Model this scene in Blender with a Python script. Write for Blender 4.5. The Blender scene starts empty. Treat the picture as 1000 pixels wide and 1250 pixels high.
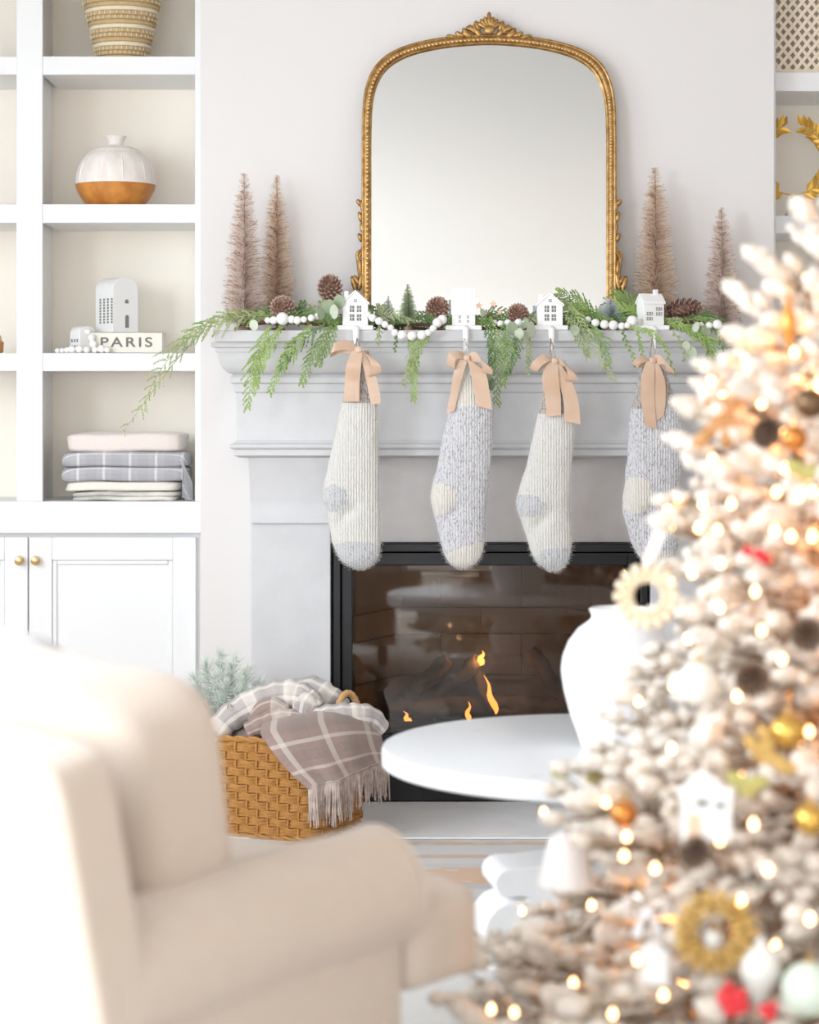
import bpy, bmesh, math, random
from math import sin, cos, pi, radians, sqrt, hypot
from mathutils import Vector, Matrix, noise

random.seed(11)
sc = bpy.context.scene
COL = sc.collection

# ------------------------------------------------------------------ camera, world, light, exposure
CX, YC, CZ = -0.279, -6.43, 1.16          # camera stands here, level, looking along +Y
F, VX, VY = 2700.0, 480.0, 490.0          # focal length and optical axis in a 1000 x 1250 frame
cam_d = bpy.data.cameras.new('camera')
cam = bpy.data.objects.new('camera', cam_d); COL.objects.link(cam)
cam.location = (CX, YC, CZ); cam.rotation_euler = (radians(90), 0, 0)
cam_d.sensor_width = 36; cam_d.lens = F / 1250 * 36
cam_d.shift_x = (500 - VX) / 1250; cam_d.shift_y = (VY - 625) / 1250
cam_d.dof.use_dof = True; cam_d.dof.focus_distance = 6.12; cam_d.dof.aperture_fstop = 2.5
cam_d.clip_end = 60
sc.camera = cam

world = bpy.data.worlds.new('daylight'); sc.world = world; world.use_nodes = True
wn = world.node_tree.nodes['Background']
wn.inputs[0].default_value = (0.93, 0.97, 1.0, 1); wn.inputs[1].default_value = 2.0

def area(name, loc, rot, sx, sy, power, col=(1, 1, 1)):
    d = bpy.data.lights.new(name, 'AREA'); d.shape = 'RECTANGLE'; d.size = sx; d.size_y = sy
    d.energy = power; d.color = col
    o = bpy.data.objects.new(name, d); COL.objects.link(o); o.location = loc
    o.rotation_euler = rot
    return o
WIN_L = [(-1.3, -2.9), (-3.5, -5.3), (-6.2, -8.2)]      # windows of the left wall, y from / to
for i, (a, b) in enumerate(WIN_L):
    area('window_daylight', (-2.98, (a + b) / 2, 1.7), (0, radians(-55), 0), 1.5, abs(a - b), (80, 300, 12)[i], (0.84, 0.92, 1.0))
area('window_daylight', (-0.9, -8.98, 1.25), (radians(72), 0, 0), 3.4, 1.5, 240, (0.88, 0.94, 1.0))  # added frontal fill, set at an unseen rear window
area('window_daylight', (2.98, -6.4, 1.4), (0, radians(66), 0), 2.1, 2.4, 12, (1.0, 0.97, 0.93))

sc.cycles.diffuse_bounces = 8
sc.view_settings.view_transform = 'Standard'; sc.view_settings.look = 'None'
sc.view_settings.gamma = 1; sc.view_settings.use_curve_mapping = False
sc.view_settings.exposure = -0.76

# ------------------------------------------------------------------ helpers
def P(px, py, y):
    d = y - YC
    return Vector((CX + (px - VX) * d / F, y, CZ + (VY - py) * d / F))
def SC(y): return F / (y - YC)

def M(name, col, rough=0.6, metal=0.0, var=0.0, vscale=8, col2=None, bump=0.0, bscale=60, emit=None, estr=0,
      sheen=0.0, spec=None, alpha=None, sss=0, stretch=None):
    m = bpy.data.materials.new(name); m.use_nodes = True
    nt = m.node_tree; b = nt.nodes['Principled BSDF']
    b.inputs['Base Color'].default_value = (*col, 1); b.inputs['Roughness'].default_value = rough
    b.inputs['Metallic'].default_value = metal
    if spec is not None: b.inputs['Specular IOR Level'].default_value = spec
    if sheen: b.inputs['Sheen Weight'].default_value = sheen
    if sss: b.inputs['Subsurface Weight'].default_value = sss; b.inputs['Subsurface Radius'].default_value = (.01, .006, .004)
    tc = nt.nodes.new('ShaderNodeTexCoord')
    src = tc.outputs['Object']
    if stretch:
        mp = nt.nodes.new('ShaderNodeMapping'); mp.inputs['Scale'].default_value = stretch
        nt.links.new(src, mp.inputs[0]); src = mp.outputs[0]
    if col2 is not None or var:
        n = nt.nodes.new('ShaderNodeTexNoise'); n.inputs['Scale'].default_value = vscale; n.inputs['Detail'].default_value = 4
        nt.links.new(src, n.inputs['Vector'])
        r = nt.nodes.new('ShaderNodeValToRGB')
        c2 = col2 if col2 is not None else tuple(max(0, c * (1 - var)) for c in col)
        r.color_ramp.elements[0].color = (*c2, 1); r.color_ramp.elements[1].color = (*col, 1)
        r.color_ramp.elements[0].position = .35; r.color_ramp.elements[1].position = .65
        nt.links.new(n.outputs['Fac'], r.inputs[0]); nt.links.new(r.outputs[0], b.inputs['Base Color'])
    if bump:
        n2 = nt.nodes.new('ShaderNodeTexNoise'); n2.inputs['Scale'].default_value = bscale; n2.inputs['Detail'].default_value = 3
        nt.links.new(src, n2.inputs['Vector'])
        bp = nt.nodes.new('ShaderNodeBump'); bp.inputs['Strength'].default_value = bump; bp.inputs['Distance'].default_value = .004
        nt.links.new(n2.outputs['Fac'], bp.inputs['Height']); nt.links.new(bp.outputs[0], b.inputs['Normal'])
    if emit:
        b.inputs['Emission Color'].default_value = (*emit, 1); b.inputs['Emission Strength'].default_value = estr
    return m

def link_in(m, a, b): m.node_tree.links.new(a, b)
def node(m, t, **kw):
    n = m.node_tree.nodes.new(t)
    for k, v in kw.items(): setattr(n, k, v)
    return n
def math_n(m, op, a, b=None, c=None):
    n = node(m, 'ShaderNodeMath', operation=op)
    for i, v in enumerate((a, b, c)):
        if v is None: continue
        if isinstance(v, (int, float)): n.inputs[i].default_value = v
        else: link_in(m, v, n.inputs[i])
    return n.outputs[0]
def mix_c(m, fac, a, b):
    n = node(m, 'ShaderNodeMix', data_type='RGBA')
    if isinstance(fac, (int, float)): n.inputs[0].default_value = fac
    else: link_in(m, fac, n.inputs[0])
    for i, v in ((6, a), (7, b)):
        if isinstance(v, tuple): n.inputs[i].default_value = (*v, 1)
        else: link_in(m, v, n.inputs[i])
    return n.outputs[2]

def plaid(name, base, line, dark, nu, nv, w=.12):
    m = M(name, base, .9, sheen=.3, bump=.4, bscale=500)
    b = m.node_tree.nodes['Principled BSDF']
    uv = node(m, 'ShaderNodeUVMap'); s = node(m, 'ShaderNodeSeparateXYZ'); link_in(m, uv.outputs[0], s.inputs[0])
    def band(c, n, lo, hi):
        f = math_n(m, 'FRACT', math_n(m, 'MULTIPLY', c, n))
        return math_n(m, 'MULTIPLY', math_n(m, 'GREATER_THAN', f, lo), math_n(m, 'LESS_THAN', f, hi))
    U, V = s.outputs[0], s.outputs[1]
    d = math_n(m, 'MULTIPLY', math_n(m, 'ADD', band(U, nu, .55, .95), band(V, nv, .55, .95)), .35)
    c = mix_c(m, d, base, dark)
    l = math_n(m, 'MULTIPLY', math_n(m, 'ADD', band(U, nu, .2, .2 + w), band(V, nv, .2, .2 + w)), .62)
    c = mix_c(m, math_n(m, 'MINIMUM', l, 1.0), c, line)
    tc = node(m, 'ShaderNodeTexCoord'); n = node(m, 'ShaderNodeTexNoise'); n.inputs['Scale'].default_value = 260
    link_in(m, tc.outputs['Object'], n.inputs['Vector'])
    c = mix_c(m, math_n(m, 'MULTIPLY', n.outputs['Fac'], .25), c, line)
    link_in(m, c, b.inputs['Base Color'])
    return m

class MB:
    def __init__(s): s.v, s.f, s.mi, s.uv, s.cur = [], [], [], {}, 0
    def vert(s, p, uv=None):
        s.v.append(tuple(p))
        if uv is not None: s.uv[len(s.v) - 1] = uv
        return len(s.v) - 1
    def face(s, idx): s.f.append(tuple(idx)); s.mi.append(s.cur)
    def poly(s, pts): s.face([s.vert(p) for p in pts])
    def box(s, c, size, mat=None):
        hx, hy, hz = size[0] / 2, size[1] / 2, size[2] / 2
        T = (lambda p: Vector(c) + (mat @ Vector(p))) if mat else (lambda p: Vector(c) + Vector(p))
        i = [s.vert(T((x, y, z))) for x in (-hx, hx) for y in (-hy, hy) for z in (-hz, hz)]
        for q in ((0, 1, 3, 2), (4, 6, 7, 5), (0, 4, 5, 1), (2, 3, 7, 6), (0, 2, 6, 4), (1, 5, 7, 3)): s.face([i[k] for k in q])
    def bb(s, x0, x1, y0, y1, z0, z1): s.box(((x0 + x1) / 2, (y0 + y1) / 2, (z0 + z1) / 2), (abs(x1 - x0), abs(y1 - y0), abs(z1 - z0)))
    def lathe(s, prof, c=(0, 0, 0), n=40, closed=True, wob=None):
        c = Vector(c); rings = []
        for (r, z) in prof:
            ring = []
            for k in range(n):
                a = 2 * pi * k / n; rr = r * (wob(a, z) if wob else 1)
                ring.append(s.vert(c + Vector((rr * cos(a), rr * sin(a), z)), (k / n, z)))
            rings.append(ring)
        for a, b in zip(rings, rings[1:]):
            for k in range(n): s.face((a[k], a[(k + 1) % n], b[(k + 1) % n], b[k]))
        if closed:
            s.face(rings[0][::-1]); s.face(rings[-1])
    def tube(s, pts, r, n=8, caps=True, flat=1.0, up=None, uvs=(1, 1)):
        pts = [Vector(p) for p in pts]; L = len(pts)
        rs = r if hasattr(r, '__len__') else [r] * L
        t = [(pts[min(i + 1, L - 1)] - pts[max(i - 1, 0)]).normalized() for i in range(L)]
        u = Vector(up) if up else (Vector((0, 0, 1)) if abs(t[0].z) < .9 else Vector((1, 0, 0)))
        rings = []; dist = 0
        for i in range(L):
            if i: dist += (pts[i] - pts[i - 1]).length
            u = (u - t[i] * u.dot(t[i]))
            u = u.normalized() if u.length > 1e-6 else t[i].orthogonal().normalized()
            w = t[i].cross(u)
            rings.append([s.vert(pts[i] + (u * cos(2 * pi * k / n) * flat + w * sin(2 * pi * k / n)) * rs[i],
                          (dist * uvs[0], k / n * uvs[1])) for k in range(n)])
        for a, b in zip(rings, rings[1:]):
            for k in range(n): s.face((a[k], a[(k + 1) % n], b[(k + 1) % n], b[k]))
        if caps: s.face(rings[0][::-1]); s.face(rings[-1])
    def soft(s, c, half, p=6, n=10, rot=None, fn=None):
        """rounded, cushion-like box"""
        c = Vector(c); seen = {}
        def pt(q):
            k = tuple(round(a, 4) for a in q)
            if k in seen: return seen[k]
            q = Vector([math.copysign(abs(sin(a * pi / 2)) ** .9, a) for a in q])
            nn = sum(abs(a) ** p for a in q) ** (1 / p)
            q = Vector((q.x / nn * half[0], q.y / nn * half[1], q.z / nn * half[2]))
            if fn: q = Vector(fn(q))
            uv = (q.x, q.y + q.z)
            if rot: q = rot @ q
            seen[k] = s.vert(c + q, uv); return seen[k]
        g = [-1 + 2 * i / n for i in range(n + 1)]
        for ax in range(3):
            for sg in (-1, 1):
                for i in range(n):
                    for j in range(n):
                        quad = []
                        for (a, b) in ((0, 0), (1, 0), (1, 1), (0, 1)):
                            q = [0, 0, 0]; q[ax] = sg; q[(ax + 1) % 3] = g[i + a]; q[(ax + 2) % 3] = g[j + b]
                            quad.append(pt(q))
                        if sg < 0: quad = quad[::-1]
                        s.face(quad)
    def prism(s, outline, T, depth):
        """outline of 2D points extruded by depth; T(u, v, w) gives the world point"""
        a = [s.vert(T(u, v, 0)) for u, v in outline]; b = [s.vert(T(u, v, depth)) for u, v in outline]
        n = len(a); s.face(a[::-1]); s.face(b)
        for i in range(n): s.face((a[i], a[(i + 1) % n], b[(i + 1) % n], b[i]))
    def grid(s, fn, nu, nv, uvs=(1, 1)):
        ids = [[s.vert(fn(i / nu, j / nv), (i / nu * uvs[0], j / nv * uvs[1])) for j in range(nv + 1)] for i in range(nu + 1)]
        for i in range(nu):
            for j in range(nv): s.face((ids[i][j], ids[i + 1][j], ids[i + 1][j + 1], ids[i][j + 1]))
    def mesh(s, name, mats, smooth=True, ang=40):
        me = bpy.data.meshes.new(name); me.from_pydata(s.v, [], s.f)
        for m in (mats if isinstance(mats, (list, tuple)) else [mats]): me.materials.append(m)
        if any(s.mi): me.polygons.foreach_set('material_index', s.mi)
        if s.uv:
            ul = me.uv_layers.new(name='UVMap')
            for lp in me.loops: ul.data[lp.index].uv = s.uv.get(lp.vertex_index, (0, 0))
        if smooth:
            me.polygons.foreach_set('use_smooth', [True] * len(me.polygons))
            me.set_sharp_from_angle(angle=radians(ang))
        me.update(); return me
    def build(s, name, mats, parent=None, bevel=0, seg=2, solid=0, smooth=True, ang=40, sub=0):
        o = bpy.data.objects.new(name, s.mesh(name, mats, smooth, ang)); COL.objects.link(o)
        if parent:
            o.parent = parent
        if solid:
            md = o.modifiers.new('solid', 'SOLIDIFY'); md.thickness = solid; md.offset = 0
            if solid < .002: md = o.modifiers.new('split', 'EDGE_SPLIT'); md.split_angle = radians(50)
        if sub:
            md = o.modifiers.new('sub', 'SUBSURF'); md.levels = sub; md.render_levels = sub
        if bevel:
            md = o.modifiers.new('bevel', 'BEVEL'); md.width = bevel; md.segments = seg; md.limit_method = 'ANGLE'; md.angle_limit = radians(35)
            md.harden_normals = False
        return o

def place(o, base):
    """shift a built mesh so that its origin is at base (world), geometry unmoved"""
    base = Vector(base); o.data.transform(Matrix.Translation(-base)); o.location = base
def thing(name, label, cat, loc=(0, 0, 0), rz=0, group=None):
    o = bpy.data.objects.new(name, None); COL.objects.link(o); o.empty_display_size = .05
    o.location = loc; o.rotation_euler = (0, 0, rz); o['label'] = label; o['category'] = cat
    if group: o['group'] = group
    return o
def tag(o, label, cat, group=None):
    o['label'] = label; o['category'] = cat
    if group: o['group'] = group
    return o
def struct(o): o['kind'] = 'structure'; return o
def stuff(o): o['kind'] = 'stuff'; return o
def loc_of(root, p): return Vector(p) - Vector(root.location)

# ------------------------------------------------------------------ materials
wall_m = M('wall_paint', (.725, .70, .685), .85, bump=.05, bscale=200)
ceil_m = M('ceiling_paint', (.76, .76, .755), .9)
cab_m = M('cabinet_white', (.79, .795, .80), .45)
niche_m = M('niche_greige', (.90, .84, .745), .8)
mantel_m = M('mantel_limestone', (.63, .63, .64), .65, var=.05, vscale=14, bump=.12, bscale=90)
marble_m = M('slip_marble', (.58, .555, .54), .35, col2=(.52, .49, .475), vscale=10)
hearth_m = M('hearth_stone', (.90, .90, .91), .4, col2=(.83, .83, .84), vscale=6)
black_m = M('black_metal', (.012, .012, .013), .4, metal=.2)
brass_m = M('brass', (.62, .42, .20), .3, metal=1.0)
gold_m = M('antique_gold', (.50, .30, .11), .38, metal=.75, col2=(.30, .16, .05), vscale=60)
goldleaf_m = M('gold_leaf', (.62, .36, .06), .35, metal=.6)
white_cer = M('white_ceramic', (.80, .80, .79), .35)
white_met = M('white_enamel', (.90, .90, .89), .4)
dark_win = M('window_grey', (.20, .19, .18), .6)
floor_m = M('oak_floor', (.62, .52, .42), .45, col2=(.54, .44, .34), vscale=5, stretch=(.6, 8, 1))

# ------------------------------------------------------------------ room shell
LX, RX, BY, TZ = -2.9, 2.9, -8.9, 2.75
m = MB(); m.bb(LX, RX, BY, .55, -.12, 0); struct(m.build('floor', floor_m))
m = MB(); m.bb(LX - .1, RX + .1, BY - .1, .55, TZ, TZ + .1); struct(m.build('ceiling', ceil_m))
def wall_open(name, axis, pos, thick, a0, a1, holes, z0=.35, z1=2.45):
    mb = MB(); edges = sorted(holes, key=lambda h: min(h))
    def piece(u0, u1, w0, w1):
        if axis == 'x': mb.bb(pos - thick / 2, pos + thick / 2, u0, u1, w0, w1)
        else: mb.bb(u0, u1, pos - thick / 2, pos + thick / 2, w0, w1)
    u = a0
    for h in edges:
        h0, h1 = min(h), max(h)
        piece(u, h0, 0, TZ); piece(h0, h1, 0, z0); piece(h0, h1, z1, TZ); u = h1
    piece(u, a1, 0, TZ)
    return struct(mb.build(name, wall_m))
wall_open('wall_left', 'x', LX - .05, .1, BY, .55, WIN_L)
wall_open('wall_right', 'x', RX + .05, .1, BY, .55, [(-5.2, -7.6)])
wall_open('wall_rear', 'y', BY - .05, .1, LX, RX, [(-2.6, .8)], .5, 2.0)
m = MB(); m.bb(LX - .1, RX + .1, .45, .55, 0, TZ); struct(m.build('wall_back', wall_m))
def win_frame(n, axis, pos, a, b, z0, z1):
    mb = MB(); a, b = min(a, b), max(a, b)
    def bar(u0, u1, w0, w1):
        if axis == 'x': mb.bb(pos - .03, pos + .03, u0, u1, w0, w1)
        else: mb.bb(u0, u1, pos - .03, pos + .03, w0, w1)
    bar(a, b, z0, z0 + .05); bar(a, b, z1 - .05, z1)
    for k in range(3):
        c = a + (b - a - .05) * k / 2; bar(c, c + .05, z0 + .05, z1 - .05)
    struct(mb.build('window_%d' % n, cab_m))
for i, (a, b) in enumerate(WIN_L): win_frame(i + 1, 'x', LX - .05, a, b, .35, 2.45)
win_frame(4, 'y', BY - .05, -2.6, .8, .5, 2.0); win_frame(5, 'x', RX + .05, -5.2, -7.6, .35, 2.45)

# chimney breast with the fireplace opening
BX0, BX1 = -.839, .828
FX0, FX1, FZ1 = -.457, .457, .748
m = MB()
m.bb(BX0, FX0, 0, .448, 0, TZ); m.bb(FX1, BX1, 0, .448, 0, TZ); m.bb(FX0, FX1, 0, .448, FZ1, TZ)
struct(m.build('wall_chimney', wall_m))
m = MB(); m.bb(-.86, .86, -.60, -.001, 0, .010); tag(m.build('hearth_slab', hearth_m, bevel=.003), 'flat grey stone hearth slab on the floor before the fireplace', 'hearth')

# ------------------------------------------------------------------ built-in bookcases
YF, YB = .08, .40
def zf(py, y=YF): return CZ + (VY - py) / SC(y)
def xf(px, y=YF): return CX + (px - VX) / SC(y)
def bookcase(label, x0, x1, stiles, shelf_px, base_px, doors_at, right=False):
    cx = (x0 + x1) / 2
    root = thing('built_in_bookcase', label, 'bookcase', (cx, .24, 0))
    R = lambda mb, name, mat, **k: (lambda o: (place(o, (cx, .24, 0)), setattr(o, 'location', (0, 0, 0)), setattr(o, 'parent', root), o)[-1])(mb.build(name, mat, **k))
    zb = zf(base_px[1]); zt = zf(base_px[0])
    mb = MB(); mb.bb(x0, x1, YB, YB + .04, zb, TZ - .002); R(mb, 'back_panel', niche_m)
    for (a, b) in stiles:
        mb = MB(); mb.bb(a, b, YF, YF + .022, zt, TZ - .002); mb.bb(a + (b - a) * .25, b - (b - a) * .25, YF + .022, YB, zt, TZ - .002)
        R(mb, 'upright', cab_m, bevel=.002)
    bays = [(stiles[i][1], stiles[i + 1][0]) for i in range(len(stiles) - 1)]
    for (a, b) in bays:
        for (p0, p1) in shelf_px:
            mb = MB(); mb.bb(a - .002, b + .002, YF + .003, YB, zf(p1), zf(p0)); R(mb, 'shelf', cab_m, bevel=.002)
    mb = MB(); mb.bb(x0, x1, YF - .004, YB, zb, zt); R(mb, 'counter', cab_m, bevel=.003)
    mb = MB(); mb.bb(x0, x1, YF + .03, YB + .04, .08, zb - .001); mb.bb(x0, x1, YF + .06, YB + .04, 0, .08); R(mb, 'base_cabinet', cab_m)
    for (a, b) in doors_at:
        z1, z0 = zb - .012, .10
        mb = MB(); yd = YF + .008
        st = .068
        mb.bb(a, a + st, yd, yd + .022, z0, z1); mb.bb(b - st, b, yd, yd + .022, z0, z1)
        mb.bb(a + st, b - st, yd, yd + .022, z1 - st, z1); mb.bb(a + st, b - st, yd, yd + .022, z0, z0 + st)
        d = R(mb, 'door', cab_m, bevel=.0025)
        mb = MB()
        for (u0, u1, w0, w1) in ((a + st, a + st + .014, z0 + st, z1 - st), (b - st - .014, b - st, z0 + st, z1 - st), (a + st + .014, b - st - .014, z1 - st - .014, z1 - st), (a + st + .014, b - st - .014, z0 + st, z0 + st + .014)):
            mb.bb(u0, u1, yd + .005, yd + .018, w0, w1)
        o = R(mb, 'panel_moulding', cab_m, bevel=.004); o.parent = d
        mb = MB(); mb.bb(a + st, b - st, yd + .012, yd + .02, z0 + st, z1 - st); o = R(mb, 'door_panel', cab_m); o.parent = d
        left = doors_at.index((a, b)) % 2 == 1
        kx = (a + .022) if not left else (b - .022)
        mb = MB(); mb.lathe([(.004, 0), (.0045, .010), (.012, .014), (.014, .019), (.012, .025), (.004, .028)], n=16)
        me_o = mb.build('knob', brass_m); me_o.data.transform(Matrix.Translation(Vector((kx, yd, z1 - .068)) - Vector((cx, .24, 0))) @ Matrix.Rotation(radians(90), 4, 'X'))
        me_o.parent = d
    return root
SH_L = [(68.5, 91), (249, 272), (431, 453)]
stL = [(xf(-430), xf(-402)), (xf(-198), xf(-166)), (xf(20), xf(52)), (xf(238), BX0 - .001)]
xd = [xf(-182), xf(33.2), xf(34.8), xf(239)]
bookcase('tall white built-in bookcase left of the fireplace, beige backed', stL[0][0], BX0 - .001, stL, [(-112, -90)] + SH_L, (612, 651),
         [(xf(-398), xf(-184)), (xd[0], xd[1]), (xd[2], xd[3])])
stR = [(BX1 + .001, BX1 + .02), (xf(1150), xf(1182)), (xf(1370), xf(1402))]
bookcase('white built-in bookcase right of the chimney wall, mostly behind the tree', BX1 + .001, stR[2][1], stR, [(-112, -90), (88, 111), (263, 285), (440, 462)], (612, 651),
         [(BX1 + .02, xf(1165)), (xf(1167), xf(1386))], True)

# ------------------------------------------------------------------ mantelpiece
ZM = 1.359                                   # top of the mantel shelf
root = thing('mantelpiece', 'pale grey stone mantelpiece with stepped mouldings around the fireplace', 'mantel', (0, 0, 0))
m = MB(); m.bb(-.778, .778, -.25, -.001, ZM - .032, ZM); m.build('mantel_shelf', mantel_m, root, bevel=.004)
def mould(prof, hw0, name, z_of=None):
    """prof: (projection beyond y=0, z) from top to bottom, returned at both ends with the same overhang"""
    mb = MB(); rings = []
    for (pr, z) in prof:
        hw = hw0 + pr
        rings.append([mb.vert(p) for p in ((-hw, -.001, z), (-hw, -pr, z), (hw, -pr, z), (hw, -.001, z))])
    for a, b in zip(rings, rings[1:]):
        for k in range(3): mb.face((a[k], b[k], b[k + 1], a[k + 1]))
    mb.face(rings[0]); mb.face(rings[-1][::-1])
    return mb.build(name, mantel_m, root, ang=25)
zy = lambda py: CZ + (VY - py) / 432.0
HW = .565
cv = [(.225, ZM - .032), (.225, zy(424)), (.215, zy(425)), (.213, zy(430))]
for k in range(7):
    a = k / 6 * pi / 2
    cv.append((.208 - .042 * (1 - cos(a)), zy(430) - .062 * sin(a) ))
cv += [(.175, zy(461)), (.175, zy(467)), (.166, zy(469)), (.164, zy(478)), (.159, zy(480))]
mould(cv, HW, 'cornice')
m = MB(); m.bb(-.7235, .7235, -.158, -.001, zy(542), zy(479)); m.build('frieze', mantel_m, root, bevel=.002)
bm_ = [(.158, zy(537))]
for k in range(6):
    a = k / 5 * pi; bm_.append((.166 + .012 * sin(a), zy(541) - .018 * (1 - cos(a)) / 2))
bm_ += [(.166, zy(551)), (.166, zy(556)), (.15, zy(559))]
mould(bm_, HW, 'bead_moulding')
for sg in (-1, 1):
    xo, xi = sg * .686, sg * .458
    m = MB(); rings = []
    for k in range(13):
        t = k / 12; z = zy(557) + (zy(640) - zy(557)) * t
        pr = .150 - .050 * (1 - (1 - t) ** 2) + .018 * max(0, t - .75) * 4
        rings.append([m.vert(p) for p in ((xi, -.001, z), (xi, -pr, z), (xo + sg * (.004 * (1 - t)), -pr, z), (xo + sg * (.004 * (1 - t)), -.001, z))])
    for a, b in zip(rings, rings[1:]):
        for q in range(3): m.face((a[q], b[q], b[q + 1], a[q + 1]) if sg < 0 else (a[q + 1], b[q + 1], b[q], a[q]))
    m.face(rings[0]); m.face(rings[-1][::-1])
    m.build('corbel', mantel_m, root, ang=30)
    m = MB(); m.bb(xi, xo, -.105, -.001, .010, zy(639)); m.build('pilaster', mantel_m, root, bevel=.003)
m = MB(); m.bb(-.457, .457, -.06, -.001, .755, zy(556)); m.build('marble_slip', marble_m, root)

# ------------------------------------------------------------------ gas fireplace insert
root = thing('gas_fireplace', 'black framed glass fronted gas fireplace with burning logs', 'fireplace', (0, -.03, .0))
R = lambda mb, name, mat, par=None, **k: (lambda o: (o.data.transform(Matrix.Translation(-Vector(root.location))), setattr(o, 'parent', par or root), o)[-1])(mb.build(name, mat, **k))
yg = -.075; zg = lambda py: CZ + (VY - py) / SC(yg)
x0, x1 = -.452, .452
m = MB()
m.bb(x0, x0 + .022, yg - .012, .02, .012, .752); m.bb(x1 - .022, x1, yg - .012, .02, .012, .752); m.bb(x0 + .022, x1 - .022, yg - .012, .02, .728, .752)
R(m, 'surround_frame', black_m, bevel=.003)
m = MB()
m.bb(x0 + .024, x0 + .056, yg + .006, .02, .02, .722); m.bb(x1 - .056, x1 - .024, yg + .006, .02, .02, .722); m.bb(x0 + .056, x1 - .056, yg + .006, .02, .688, .722)
R(m, 'glass_frame', black_m, bevel=.003)
m = MB(); m.bb(x0 + .03, x1 - .03, yg - .004, yg + .004, .716, .724); R(m, 'top_louvre', black_m)
m = MB(); m.bb(x0 + .022, x1 - .022, yg - .006, .02, .012, .205); R(m, 'lower_access_panel', black_m, bevel=.004)
glass_m = bpy.data.materials.new('fire_glass'); glass_m.use_nodes = True; nt = glass_m.node_tree; nt.nodes.clear()
out = nt.nodes.new('ShaderNodeOutputMaterial'); tr = nt.nodes.new('ShaderNodeBsdfTransparent'); gl = nt.nodes.new('ShaderNodeBsdfGlossy'); mx = nt.nodes.new('ShaderNodeMixShader'); fr = nt.nodes.new('ShaderNodeFresnel')
tr.inputs[0].default_value = (.80, .78, .75, 1); gl.inputs['Roughness'].default_value = .03; fr.inputs['IOR'].default_value = 1.75
nt.links.new(fr.outputs[0], mx.inputs[0]); nt.links.new(tr.outputs[0], mx.inputs[1]); nt.links.new(gl.outputs[0], mx.inputs[2]); nt.links.new(mx.outputs[0], out.inputs[0])
m = MB(); m.bb(x0 + .056, x1 - .056, yg + .02, yg + .024, .205, .688); R(m, 'glass_pane', glass_m)
brick_m = M('fire_brick', (.22, .175, .145), .85, col2=(.17, .135, .115), vscale=9, bump=.3, bscale=40)
joint_m = M('fire_joint', (.45, .39, .34), .9)
top_m = M('fire_top', (.10, .09, .085), .8)
yb = .30; bw0, bw1 = -.262, .235
m = MB()                                     # shell behind the bricks
m.bb(bw0 - .02, bw1 + .02, yb + .012, yb + .03, .2, .70)
R(m, 'firebox_shell', joint_m)
m = MB(); m.bb(-.44, .44, .02, yb + .03, .70, .72); R(m, 'firebox_top', top_m)
m = MB(); m.bb(-.44, .44, .02, yb + .03, .19, .205); R(m, 'firebox_floor', top_m)
rows = [.205, .33, .455, .535, .70]
def fire_wall(p0, p1, cols):
    p0, p1 = Vector(p0), Vector(p1); dr = (p1 - p0); L = dr.length; dr.normalize(); nr = Vector((-dr.y, dr.x, 0))
    rot = Matrix((dr, nr, Vector((0, 0, 1)))).transposed()
    for i in range(len(rows) - 1):
        n = cols; off = .5 if i % 2 else 0
        cuts = [0] + [L * (k + off) / n for k in range(0 if off else 1, n)] + [L]
        for a, b in zip(cuts, cuts[1:]):
            mb = MB(); c = p0 + dr * (a + b) / 2
            mb.box((c.x, c.y, (rows[i] + rows[i + 1]) / 2), (b - a - .003, .02 + random.uniform(0, .004), rows[i + 1] - rows[i] - .004), rot)
            R(mb, 'brick', brick_m)
fire_wall((bw0, yb, 0), (bw1, yb, 0), 2)
fire_wall((-.40, .025, 0), (bw0, yb, 0), 1)
fire_wall((bw1, yb, 0), (.40, .025, 0), 1)
m = MB()
for (a, b) in (((-.425, .02), (bw0 - .02, yb + .02)), ((bw1 + .02, yb + .02), (.425, .02))):
    m.poly([(a[0], a[1], .2), (b[0], b[1], .2), (b[0], b[1], .7), (a[0], a[1], .7)])
R(m, 'firebox_side', joint_m, solid=.01)
m = MB(); m.bb(-.24, .02, .10, .24, .660, .698); m.bb(-.20, -.02, .12, .22, .640, .66); R(m, 'hood_reflection', M('reflection_grey', (.35, .35, .36), .45, metal=.6), bevel=.006)  # grey hood-shaped block standing in for a reflection in the glass
log_m = M('ceramic_log', (.17, .125, .09), .9, col2=(.06, .045, .035), vscale=22, bump=1.0, bscale=50)
def log(a, b, r):
    a, b = Vector(a), Vector(b); mb = MB(); pts = []
    for k in range(9):
        t = k / 8; p = a.lerp(b, t); p += Vector((noise.noise(p * 18), noise.noise(p * 18 + Vector((5, 0, 0))), noise.noise(p * 18 + Vector((0, 9, 0))))) * .012
        pts.append(p)
    mb.tube(pts, [r * (.85 + .25 * sin(k * 2.1) * .5) for k in range(9)], 12); R(mb, 'log', log_m)
log((-.30, .14, .245), (.06, .20, .255), .036); log((-.05, .20, .25), (.30, .15, .25), .036)
log((-.27, .16, .25), (-.12, .08, .40), .026); log((-.18, .22, .26), (-.02, .10, .395), .028)
log((.26, .12, .24), (.13, .17, .42), .027); log((.02, .10, .25), (-.035, .16, .36), .02); log((.02, .06, .235), (.24, .05, .245), .022)
m = MB()
for k in range(9): m.bb(-.32 + k * .08, -.312 + k * .08, .03, .24, .206, .222)
m.bb(-.33, .34, .03, .04, .206, .225); R(m, 'grate', black_m)
flame_m = M('flame', (1, .45, .1), .5, emit=(1.0, .36, .07), estr=5.0)
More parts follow.
